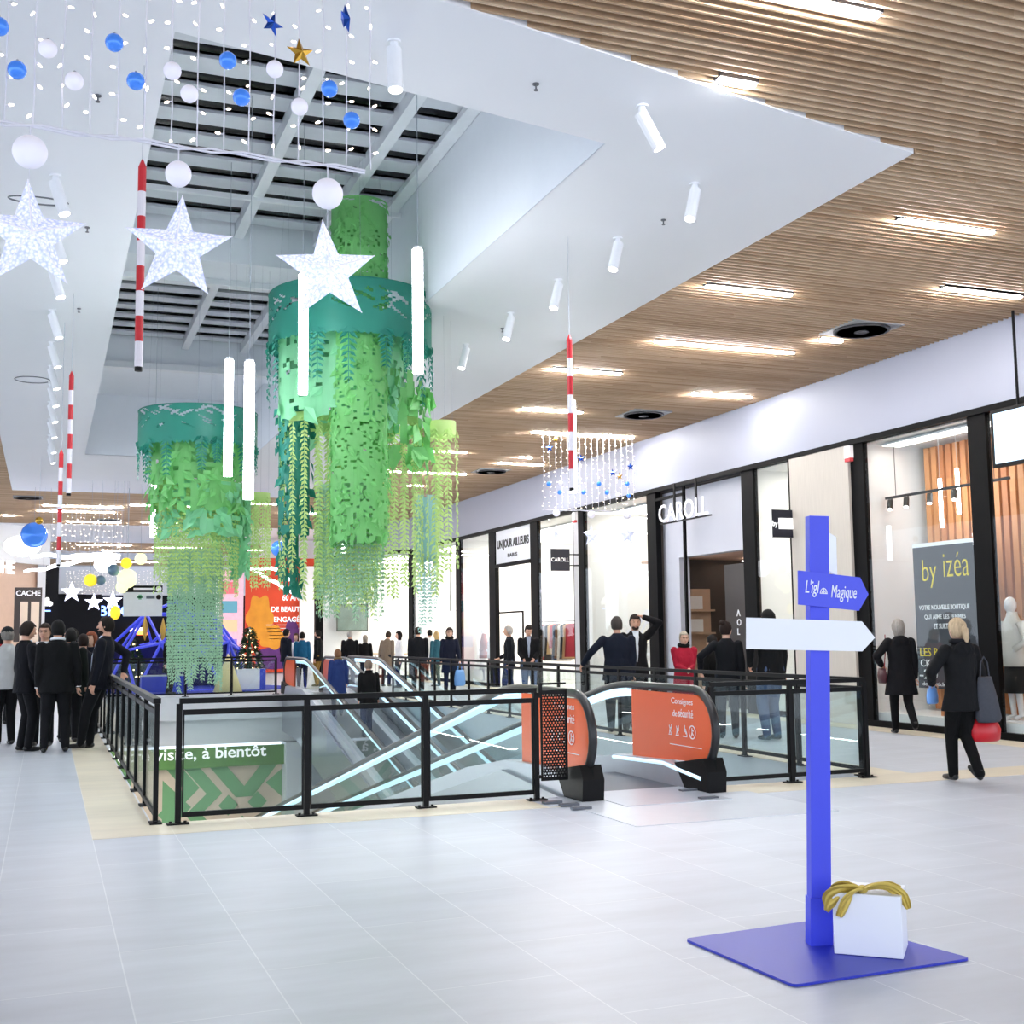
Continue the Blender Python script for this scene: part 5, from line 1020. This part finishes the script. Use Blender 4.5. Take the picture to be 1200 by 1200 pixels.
def person(label, x, y, h=1.75, rz=0, z=0., skin='m', female=False, top=(20, 22, 30), hem=.78, flare=1.0, legs=(24, 25, 32), shoes=None, hair='short', hc=(40, 30, 24), L=None, R=None, feet=None, lean=0, hyaw=0, hpitch=0,
           shirt=None, tie=None, face=False, glasses=False, collar=None, hood=None, puffy=0., scarf=None, near=False, beard=None, group=None, wide=1., hat=None, build_=1., cuffs=None, lapel=False):
    k = h/1.75; W_ = 1.02 if female else 1.1; W_ *= build_
    skm = M('skin_'+skin, SKIN[skin], .5, var=.06, scale=12, spec=.4)
    piv = Vector((0, 0, .95)); Rl = Matrix.Rotation(-lean, 3, 'X')
    up = lambda p: piv+Rl @ (Vector(p)-piv)
    sh = {s: up((s*.172*W_, 0, 1.405)) for s in (-1, 1)}; hip = {s: Vector((s*.09, 0, .92)) for s in (-1, 1)}
    L = L or (-.235, .03, .80); R = R or (.235, .03, .80)
    arms = {}
    for s, T in ((-1, L), (1, R)):
        pole = Vector(T[3]) if len(T) > 3 else Vector((s*.5, -1, -.2)); arms[s] = ik(sh[s], T[:3], .29, .26, pole)
    feet = feet or (((-.10, .0, 0), 0), ((.10, .02, 0), 0)); lg = {}
    for s, (f, pt_) in zip((-1, 1), feet):
        an = Vector((f[0], f[1], f[2]+.085)); lg[s] = (*ik(hip[s], an, .435, .415, (0, 1, 0)), pt_)
    # ---- body (one surface)
    b = MB()
    hc_ = up((0, .02, 1.625)); Rh = Matrix.Rotation(hyaw, 3, 'Z') @ Matrix.Rotation(-hpitch-lean*.5, 3, 'X')
    hp = lambda p: hc_+Rh @ Vector(p)
    b.ell(hc_, .079, .099, .121, 18, 12, R=Rh); b.ell(hp((0, .022, -.055)), .056, .066, .066, 14, 9, R=Rh)
    b.caps(hp((0, .1, -.005)), hp((0, .112, -.03)), .010, .016, 8); b.ell(hp((0, .088, .03)), .045, .018, .012, 10, 6, R=Rh); b.ell(hp((0, .086, -.072)), .026, .014, .01, 10, 6, R=Rh)
    for s in (-1, 1): b.ell(hp((s*.078, -.005, -.01)), .012, .022, .032, 8, 6, R=Rh)
    b.caps(up((0, -.015, 1.40)), hp((0, -.01, -.07)), .062, .055, 12)
    b.rings([(0, 0, .84, .13, .1), (0, 0, .95, .155, .11), (0, 0, 1.1, .135, .095), (0, 0, 1.28, .155, .105), (0, -.01, 1.40, .15, .085), (0, -.01, 1.47, .07, .06)], 18, f=up)
    for s in (-1, 1):
        e, w = arms[s]; b.caps(sh[s], e, .048, .038); b.caps(e, w, .038, .027)
        fd = (w-e).normalized(); side = fd.cross(Vector((s*1., .3, .1)) if abs(fd.z) > .5 else Vector((0, 0, 1))).normalized(); pn = fd.cross(side)
        pc = w+fd*.045; b.caps(w, w+fd*.03, .025, .028, 8)
        for q in (-.024, -.008, .008, .024):
            kn = w+fd*(.088-abs(q)*.2)+side*q; b.caps(w+fd*.02+side*q*.8, kn, .014, .012, 6)
            ln = (.036, .044, .04, .03)[int((q+.024)/.016+.5)]; f2 = (fd*.8-pn*.55*s).normalized(); m1 = kn+f2*ln; b.caps(kn, m1, .0105, .0095, 6); b.caps(m1, m1+(fd*.4-pn*.9*s).normalized()*ln*.75, .0095, .008, 6)
        th = w+fd*.025+side*.03; b.caps(th-side*.01, th+(fd*.7+side*.75-pn*.25*s).normalized()*.04, .013, .011, 6); t2 = th+(fd*.7+side*.75-pn*.25*s).normalized()*.04; b.caps(t2, t2+(fd-pn*.3*s).normalized()*.028, .0105, .009, 6)
        kn, an, _ = lg[s]; b.caps(hip[s], kn, .085, .055); b.caps(kn, an, .052, .036); b.caps(an, an+Matrix.Rotation(-lg[s][2], 3, 'X') @ Vector((0, .05, -.05)), .03, .022, 8)
    o = bake('person', b, skm, .0075 if near else .0095, sm=2)
    o.location = (x, y, z); o.rotation_euler = (0, 0, rz); o.scale = (k, k, k); tag(o, label, 'person', group)
    # ---- clothes
    cv = .011 if near else .014; g = 1+puffy
    tm = cloth(top); b = MB()
    hz = hem; fl = .155*W_*flare
    rg = [(0, 0, hz, fl+.035+max(0, .9-hz)*.12*flare, .135+max(0, .9-hz)*.12*flare), (0, 0, max(hz+.06, .93), .178*W_*g, .138*g), (0, 0, 1.1, .160*W_*g, .126*g), (0, 0, 1.27, .176*W_*g, .134*g), (0, -.005, 1.36, .168*W_*g, .118*g), (0, -.01, 1.42, .135*W_*g, .1), (0, -.012, 1.465, .09, .08), (0, -.01, 1.495, .072, .068)]
    b.rings(rg, 22, f=lambda p: up(p) if p.z > .95 else p)
    for s in (-1, 1):
        e, w = arms[s]; b.caps(sh[s]+Vector((0, 0, -.005)), e, .068*g, .058*g, 12); b.caps(e, w-(w-e).normalized()*.012, .058*g, .045*g, 12)
    if hood: b.ell(up((0, -.095, 1.41)), .125, .055, .095, 14, 9)
    if collar: 
        pass
    jn = 'coat' if hem < .75 else 'jacket'
    bake(jn, b, tm, cv, o, sm=3 if not puffy else 2)
    b = MB()
    for s in (-1, 1):
        kn, an, _ = lg[s]; b.caps(hip[s]+Vector((0, 0, .02)), kn, .1*W_, .07*W_, 12); b.caps(kn, an+Vector((0, 0, -.02)), .068*W_, .054, 12)
    b.rings([(0, 0, .82, .15*W_, .11), (0, 0, .92, .168*W_, .122), (0, 0, 1.03, .15*W_, .112)], 18)
    bake('trousers', b, cloth(legs), cv, o)
    for s in (-1, 1):
        kn, an, pt_ = lg[s]; b = MB(); Rf = Matrix.Rotation(-pt_, 3, 'X'); c0 = an
        q = lambda p: c0+Rf @ Vector(p)
        for (p1, p2, r1, r2) in (((0, -.03, -.045), (0, .05, -.05), .036, .036), ((0, .05, -.052), (0, .15, -.058), .036, .028), ((0, 0, 0), (0, .03, -.04), .044, .038)): b.caps(q(p1), q(p2), r1, r2, 10)
        for v_ in [0]: pass
        b.v = [Vector((v[0], v[1], v[2])) for v in b.v]
        if abs(pt_) < .05: b.v = [Vector((v.x, v.y, max(v.z, an.z-.084))) for v in b.v]
        b.build('shoe', shoes or shoe_m, o, smooth=True)
    if shirt:
        b = MB(); gg = .137*g+.004
        b.rings([(0, gg-.045, 1.02 if not lapel else 1.0, .016, .045), (0, gg-.04, 1.2, .035, .05), (0, .062*g, 1.38, .06, .06), (0, .0, 1.49, .066, .072)], 14, f=up); b.build('shirt', cloth(shirt), o, smooth=True)
    if cuffs:
        for s in (-1, 1):
            e, w = arms[s]; d_ = (w-e).normalized(); MB().tube([w-d_*.02, w+d_*.006], .041, 12).build('shirt_cuff', cloth((236, 236, 238)), o)
    if collar: b = MB(); b.tube([up((.082*math.cos(a), -.012+.074*math.sin(a), 1.492+.012*math.sin(-a))) for a in [2*math.pi*i/16 for i in range(17)]], .017 if collar[0] != 'fur' else .04, 8); b.build('collar' if collar[0] != 'fur' else 'fur_collar', cloth(collar[1]), o, smooth=True)
    if tie: MB().rings([(0, .145, 1.05, .02, .012), (0, .15, 1.25, .02, .012), (0, .115, 1.42, .012, .012)], 8, f=up).build('tie', cloth(tie), o, smooth=True)
    if hair != 'bald':
        b = MB(); hz_ = {'short': .008, 'bob': .012, 'long': .014, 'bun': .006, 'pony': .008, 'curly': .02}[hair]
        # cap that leaves the face free
        cap = []; n, m = 20, 12
        for i in range(m+1):
            t_ = math.pi*.74*i/m
            for j in range(n):
                a = 2*math.pi*j/n; fr = max(0, math.sin(a)); lim = math.pi*(.36 if fr > .55 else .36+.3*(1-fr/.55)) if fr > 0 else math.pi*.72
                if hair in ('bob', 'long') and fr < .35: lim = math.pi*.74
                tt = min(t_, lim); wv = 1+.05*math.sin(a*7+tt*5)+.03*math.sin(a*13-tt*9); cap.append(hp((wv*( .079+hz_+.004)*math.sin(tt)*math.cos(a), wv*(.099+hz_+.004)*math.sin(tt)*math.sin(a)-.004, (.121+hz_)*math.cos(tt)+.003)))
        b.add(cap, [(i*n+j, i*n+(j+1) % n, (i+1)*n+(j+1) % n, (i+1)*n+j) for i in range(m) for j in range(n)]+[tuple(range(n))])
        if hair in ('bob', 'long'):
            dn = -.16 if hair == 'bob' else -.26
            b.rings([(0, -.03, dn, .07, .045), (0, -.028, dn*.5, .088, .062), (0, -.015, .0, .088, .082), (0, -.01, .05, .07, .07)], 16, f=hp)
        if hair == 'bun': b.ell(hp((0, -.09, .105)), .045, .045, .04, 12, 8)
        if hair == 'pony': b.tube([hp((0, -.1, .03)), hp((0, -.135, 0)), hp((.01, -.135, -.09)), hp((.015, -.12, -.19))], [.02, .034, .032, .008], 10); b.rings([(0, -.02, -.09, .06, .06), (0, -.012, -.03, .083, .083), (0, 0, .04, .08, .09)], 14, f=hp)
        if hair == 'curly': 
            rr = random.Random(4)
            for _ in range(30): a = rr.uniform(0, 6.28); e_ = rr.uniform(.1, 1.3); 
            for _ in range(36):
                a = rr.uniform(math.pi*.95, math.pi*2.05); e_ = rr.uniform(-.2, 1.4); b.ell(hp((.085*math.cos(e_)*math.cos(a), .1*math.cos(e_)*math.sin(a), .12*math.sin(e_))), .022, .022, .022, 8, 5)
        b.build('hair', hairm(hc), o, smooth=True)
    if hat: b = MB(); b.rings([(0, 0, .02, .086, .108), (0, 0, .07, .085, .105), (0, -.005, .11, .06, .08), (0, -.005, .13, .02, .03)], 18, f=hp); b.ell(hp((0, .11, .035)), .06, .05, .008, 12, 6, R=Rh); b.build('cap', cloth(hat), o, smooth=True)
    if beard: b = MB(); b.ell(hp((0, .035, -.085)), .058, .062, .042, 14, 8, R=Rh); b.build('beard', hairm(beard), o, smooth=True)
    if face or near:
        for s in (-1, 1):
            MB().ell(hp((s*.03, .0865, .008)), .011, .008, .007, 10, 6, R=Rh).build('eye', M('eye_dark', (50, 40, 36), .2), o, smooth=True)
            MB().ell(hp((s*.031, .09, .03)), .017, .006, .004, 8, 5, R=Rh).build('eyebrow', hairm(hc), o, smooth=True)
        MB().ell(hp((0, .0985, -.066)), .022, .006, .006, 10, 6, R=Rh).build('mouth', M('lip', (176, 104, 96), .4), o, smooth=True)
    if glasses:
        b = MB()
        for s in (-1, 1): b.tube([hp((s*.032+.02*math.cos(a), .104, .008+.015*math.sin(a))) for a in [2*math.pi*i/12 for i in range(13)]], .0025, 5); b.bar(hp((s*.052, .102, .012)), hp((s*.08, .0, .012)), .004)
        b.bar(hp((-.012, .105, .012)), hp((.012, .105, .012)), .004); b.build('glasses', black, o)
    if scarf: MB().tube([up((.088*math.cos(a), -.01+.08*math.sin(a), 1.5)) for a in [2*math.pi*i/16 for i in range(17)]], .03, 8).build('scarf', cloth(scarf), o, smooth=True)
    o['_arms'] = 0; del o['_arms']
    Mx = Matrix.Translation(o.location) @ Matrix.Rotation(rz, 4, 'Z') @ Matrix.Scale(k, 4)
    return o, lambda p: Mx @ Vector(p), {s: Mx @ arms[s][1] for s in arms}
PI = math.pi
XA = lambda px, y: at(px, 780, Y=y).x
pock = lambda s: (s*.2, .1, .93, (s*1., -.8, 0))
# left group in dark suits
person('man in dark suit and light blue shirt at the left, facing right', XA(30, 18.4), 18.4, 1.82, -1.15, top=(18, 20, 32), hc=(48, 38, 32), face=True, shirt=(150, 186, 220), tie=(30, 32, 50), R=pock(1), hpitch=.15, lapel=True)
person('man from behind in dark suit with white shirt collar, hand on hip', XA(67, 17.95), 17.95, 1.83, .05, top=(16, 17, 22), hc=(22, 20, 20), collar=('c', (232, 234, 240)), R=(.27, .02, .86, (1, -.5, 0)), cuffs=1, feet=(((-.14, 0, 0), 0), ((.13, .02, 0), 0)), build_=1.06)
person('bearded man in a navy suit leaning back on the left railing, facing left', XA(118, 18.2), 18.2, 1.88, 1.25, top=(18, 22, 40), hc=(34, 26, 22), face=True, shirt=(206, 214, 236), beard=(52, 40, 34), R=(.24, -.24, 1.0, (1, -1, .2)), lean=-.12, feet=(((-.08, .22, 0), 0), ((.12, .16, 0), 0)), lapel=True)
person('man with glasses in a dark suit facing the camera, behind the man seen from behind', XA(52, 19.1), 19.1, 1.8, 2.9, top=(20, 22, 30), hc=(60, 44, 34), face=True, glasses=True, shirt=(224, 226, 230), lapel=True)
person('person in light grey coat and dark cap at the far left edge', XA(8, 19.6), 19.6, 1.76, .3, top=(186, 188, 188), hem=.82, legs=(24, 24, 28), hat=(44, 50, 54), hc=(120, 116, 110))
person('man in a black coat deep in the group, facing left', XA(84, 20.6), 20.6, 1.74, 1.3, top=(22, 24, 26), hc=(30, 24, 22), hem=.7)
person('woman with reddish hair holding a hand to her face, behind the bearded man', XA(107, 21.0), 21.0, 1.68, 2.5, skin='f', female=True, top=(24, 28, 50), hair='bob', hc=(122, 66, 44), face=True, R=(.06, .13, 1.48, (1, -.3, -1)), hem=.7)
person('man in a dark green coat in the middle of the group, seen from behind', XA(82, 19.6), 19.6, 1.72, -.2, top=(24, 34, 32), hc=(26, 24, 24), hem=.72)
person('shorter man in navy jacket in front of the woman with reddish hair', XA(97, 19.9), 19.9, 1.64, .2, top=(18, 22, 42), hc=(44, 30, 26))
person('person with a red scarf far left behind the capped person', XA(2, 24.5), 24.5, 1.7, -.6, top=(60, 62, 66), hc=(34, 28, 26), scarf=(180, 30, 40), female=True, hair='bob', skin='f')
# by the dome
person('woman in black with dark hair standing beside the blue dome', XA(198, 35.0), 35.0, 1.72, -2.2, skin='f', female=True, top=(18, 18, 20), hem=.6, hair='bob', hc=(24, 20, 20), face=True)
# behind the void, left of the pale window
person('man in a dark blue jacket and jeans beyond the void, facing right', XA(335, 36.3), 36.3, 1.8, -1.2, top=(22, 32, 52), legs=(58, 76, 112), hc=(30, 26, 24), face=True, hood=True)
person('woman in rust red trousers half hidden behind the man in dark blue', XA(347, 37.2), 37.2, 1.66, 2.6, skin='f', female=True, top=(230, 226, 226), legs=(140, 62, 56), hair='bob', hc=(90, 60, 44))
person('person in a teal jacket beyond the void, seen from behind', XA(354, 36.7), 36.7, 1.7, -.3, top=(28, 92, 130), legs=(34, 44, 66), hc=(34, 28, 28), hair='short')
person('man in a black jacket and mustard trousers beside the dark corner post', XA(373, 37.6), 37.6, 1.76, 1.0, top=(24, 26, 34), legs=(140, 106, 50), hc=(28, 24, 24), beard=(30, 26, 24))
# on the far travelator
def tz(y): return .012-SL*(30.8-y)
person('man in a black jacket and jeans walking down the far travelator, seen from behind', XA(432, 27.2), 27.2, 1.78, .15, z=tz(27.2), top=(18, 18, 22), hem=.68, legs=(34, 44, 76), hc=(120, 104, 92), feet=(((-.10, .0, 0), 0), ((.10, .16, .035), .0)), collar=('c', (28, 26, 28)))
person('person in a blue coat with a fur trimmed hood on the far travelator', XA(396, 29.0), 29.0, 1.62, .0, z=tz(29.0), female=True, skin='f', top=(34, 52, 104), hem=.5, legs=(50, 60, 84), hair='bob', hc=(118, 84, 60), hood=True, collar=('fur', (110, 92, 62)), puffy=.08)
# customers before the corner shop
person('grey-haired man in a black jacket with his back to the camera at the pale window', XA(410, 36.6), 36.6, 1.72, -.1, top=(24, 24, 30), legs=(36, 52, 80), hc=(176, 172, 168), build_=1.08)
person('short grey-haired person in black beside the grey-haired man', XA(428, 37.2), 37.2, 1.58, -.2, top=(26, 24, 26), hc=(150, 140, 130), female=True, hair='bob', skin='f')
person('person in a brown coat bending over the sales table', XA(452, 36.0), 36.0, 1.72, -.7, top=(122, 108, 94), hem=.55, legs=(46, 50, 66), lean=.28, hc=(70, 52, 40), female=True, hair='short')
person('woman with long dark hair and a white sweater facing left', XA(468, 34.9), 34.9, 1.68, 1.5, skin='f', female=True, top=(226, 226, 228), legs=(32, 40, 66), hair='long', hc=(30, 22, 22), face=True, hem=.88)
person('man in a dark jacket walking away left of the woman in the navy coat', XA(490, 31.6), 31.6, 1.78, -.25, top=(24, 26, 34), legs=(34, 36, 48), hc=(58, 44, 36), feet=(((-.12, -.14, 0), 0), ((.12, .2, 0), 0)), build_=1.1, hem=.72)
person('person in teal with fair hair behind the walking man', XA(512, 35.0), 35.0, 1.66, .3, top=(40, 84, 98), legs=(44, 74, 90), hair='bob', hc=(190, 160, 110), female=True, skin='f')
person('customer in white at the back of the corner shop, seen from behind', XA(504, 39.6), 39.6, 1.74, 0, top=(232, 232, 232), legs=(44, 46, 56), hc=(24, 22, 22))
o, mx, hd = person('woman in navy coat with black fur collar holding a light blue bag', XA(527, 30.6), 30.6, 1.74, 2.9, skin='f', female=True, top=(28, 36, 66), hem=.55, legs=(36, 42, 60), hair='curly', hc=(58, 40, 34), face=True, glasses=True, collar=('fur', (20, 20, 24)), feet=(((-.1, .1, 0), 0), ((.1, -.1, 0), 0)), L=(-.27, .1, .83))
def bag(name, label, p, w, h, d, mat, rz=0, handle=.25, cat='bag', soft=0.):
    t = thing(name, label, cat, Vector(p)-Vector((0, 0, handle)), rz)
    MB().rings([(0, 0, -h, w*.42, d*.8), (0, 0, -h*.93, w*.52, d), (0, 0, -h*.5, w*.54, d*(1+soft)), (0, 0, -h*.08, w*.44, d*.6), (0, 0, 0, w*.42, d*.3)], 20).build('bag_body', mat, t, smooth=True)
    for s in (-1, 1): MB().tube([(-w*.22, s*d*.2, -.02), (-w*.15, s*.01, handle*.6), (0, 0, handle), (w*.15, s*.01, handle*.6), (w*.22, s*d*.2, -.02)], .006, 6).build('handle', mat, t)
    return t
bag('shopping_bag', 'light blue shopping bag carried by the woman in the navy coat', hd[-1], .34, .42, .09, M('bag_blue', (120, 170, 236), .4), .4)
# two men at the right railing, by the black framed door
person('older grey-haired man in a navy jacket and jeans, in profile facing left', XA(597, 26.1), 26.1, 1.75, 1.2, top=(26, 30, 42), legs=(48, 60, 88), hc=(168, 162, 156), face=True, R=(.1, .22, 1.0), feet=(((-.1, .12, 0), 0), ((.1, -.12, 0), 0)))
person('man in a black jacket over a grey and white top looking down, facing the camera', XA(620, 25.3), 25.3, 1.76, 2.75, top=(22, 22, 26), legs=(78, 100, 134), hc=(62, 52, 46), face=True, shirt=(150, 158, 176), hpitch=.45, hyaw=.3, L=(-.12, .22, .98), R=(.12, .22, .98))
# two men talking by the railing
person('broad man in a navy jacket leaning his hand on the right railing, seen from behind', XA(724, 17.1), 17.1, 1.81, -.25, top=(28, 38, 62), legs=(30, 36, 54), hc=(84, 78, 74), L=(-.52, .12, 1.03, (-.6, -1, -.2)), build_=1.16, feet=(((-.12, 0, 0), 0), ((.12, .04, 0), 0)))
person('man in a dark suit scratching his head, facing the camera', XA(745, 18.0), 18.0, 1.86, 2.85, top=(22, 22, 28), legs=(24, 24, 30), hc=(48, 34, 28), face=True, shirt=(206, 212, 222), beard=(70, 50, 40), L=(-.13, .06, 1.70, (-1.3, .2, -.2)), R=(.24, .06, .82), hpitch=.1, lapel=True, near=True)
person('older woman in a red puffer coat with black fur collar and clasped hands', XA(802, 17.6), 17.6, 1.56, 2.9, skin='f', female=True, top=(158, 28, 50), hem=.55, legs=(28, 26, 30), hair='short', hc=(176, 166, 150), face=True, glasses=True, collar=('fur', (22, 20, 22)), puffy=.05, L=(-.03, .24, 1.06), R=(.03, .24, 1.04), build_=1.08, near=True)
person('woman with a dark hair bun and black top, turned to the right', XA(852, 15.3), 15.3, 1.70, -.55, skin='f', female=True, top=(24, 26, 36), legs=(36, 44, 62), hair='bun', hc=(48, 34, 30), hyaw=-.6, L=(-.4, .1, 1.02, (-1, -1, 0)), near=True)
person('tall person in black and jeans standing behind the white arrow board', XA(903, 14.8), 14.8, 1.86, .15, top=(24, 26, 32), legs=(70, 88, 120), hc=(22, 20, 20), L=(-.32, .05, 1.0, (-1, -.6, 0)), build_=1.1, near=True)
person('person in a dark coat standing between the red coat and the hair bun', XA(836, 16.2), 16.2, 1.5, .3, top=(18, 18, 20), legs=(24, 24, 28), hc=(26, 22, 22), female=True, skin='f', hem=.6)
# two women walking at the right
o, mx, hd = person('grey-haired woman in a long black quilted coat walking past the shop window', XA(1055, 14.6), 14.6, 1.70, -.35, skin='f', female=True, top=(24, 24, 32), hem=.60, flare=1.15, legs=(16, 16, 20), hair='bob', hc=(150, 144, 138), puffy=.08, hood=True, feet=(((-.06, .16, 0), 0), ((.07, -.34, .1), -.75)), L=(-.24, .16, 1.05, (-1, -.8, 0)), near=True)
t = thing('shoulder_bag', 'dark red shoulder bag of the woman in the quilted coat', 'bag', mx((-.25, .1, 1.0)), 1.2); MB().rings([(0, 0, -.22, .12, .05), (0, 0, -.1, .14, .065), (0, 0, 0, .11, .04)], 18).build('bag_body', M('bag_dark_red', (70, 22, 32), .4), t, smooth=True); MB().tube([(-.1, 0, -.02), (-.03, -.05, .25), (.05, -.08, .5)], .008, 6).build('strap', M('bag_strap_red', (140, 40, 50), .4), t)
o, mx, hd = person('woman with a blonde ponytail in a black hooded coat walking away with two bags', XA(1125, 9.75), 9.75, 1.66, -.1, skin='f', female=True, top=(30, 31, 36), hem=.76, flare=1.2, legs=(16, 17, 20), hair='pony', hc=(188, 166, 136), hood=True, scarf=(34, 36, 44), feet=(((-.02, .18, 0), 0), ((.06, -.16, .05), -.55)), R=(.30, .02, .80), L=(-.22, .2, 1.05, (-1, -.8, 0)), near=True, puffy=.05)
t = thing('tote_bag', 'dark grey tote bag on the arm of the woman with the ponytail', 'bag', mx((.24, -.08, 1.12)), .15)
MB().rings([(.03, 0, -.46, .14, .07), (.03, 0, -.42, .17, .085), (.01, 0, -.2, .14, .07), (0, 0, -.02, .10, .035), (0, 0, 0, .095, .02)], 20).build('bag_body', M('tote_grey', (58, 62, 72), .75, var=.2, scale=50), t, smooth=True); MB().tube([(-.07, 0, -.02), (-.05, 0, .14), (0, 0, .2), (.05, 0, .14), (.07, 0, -.02)], .008, 6).build('handle', M('tote_grey'), t)
bag('carrier_bag', 'bright red carrier bag in the right hand of the woman with the ponytail', hd[1]-Vector((0, 0, .04)), .36, .24, .09, M('bag_red', (196, 22, 36), .35, var=.15), .1, handle=.14, soft=.2)
bag('paper_bag', 'small light blue bag held in front by the woman with the ponytail', hd[-1], .16, .16, .03, M('bag_blue'), .2, handle=.05)
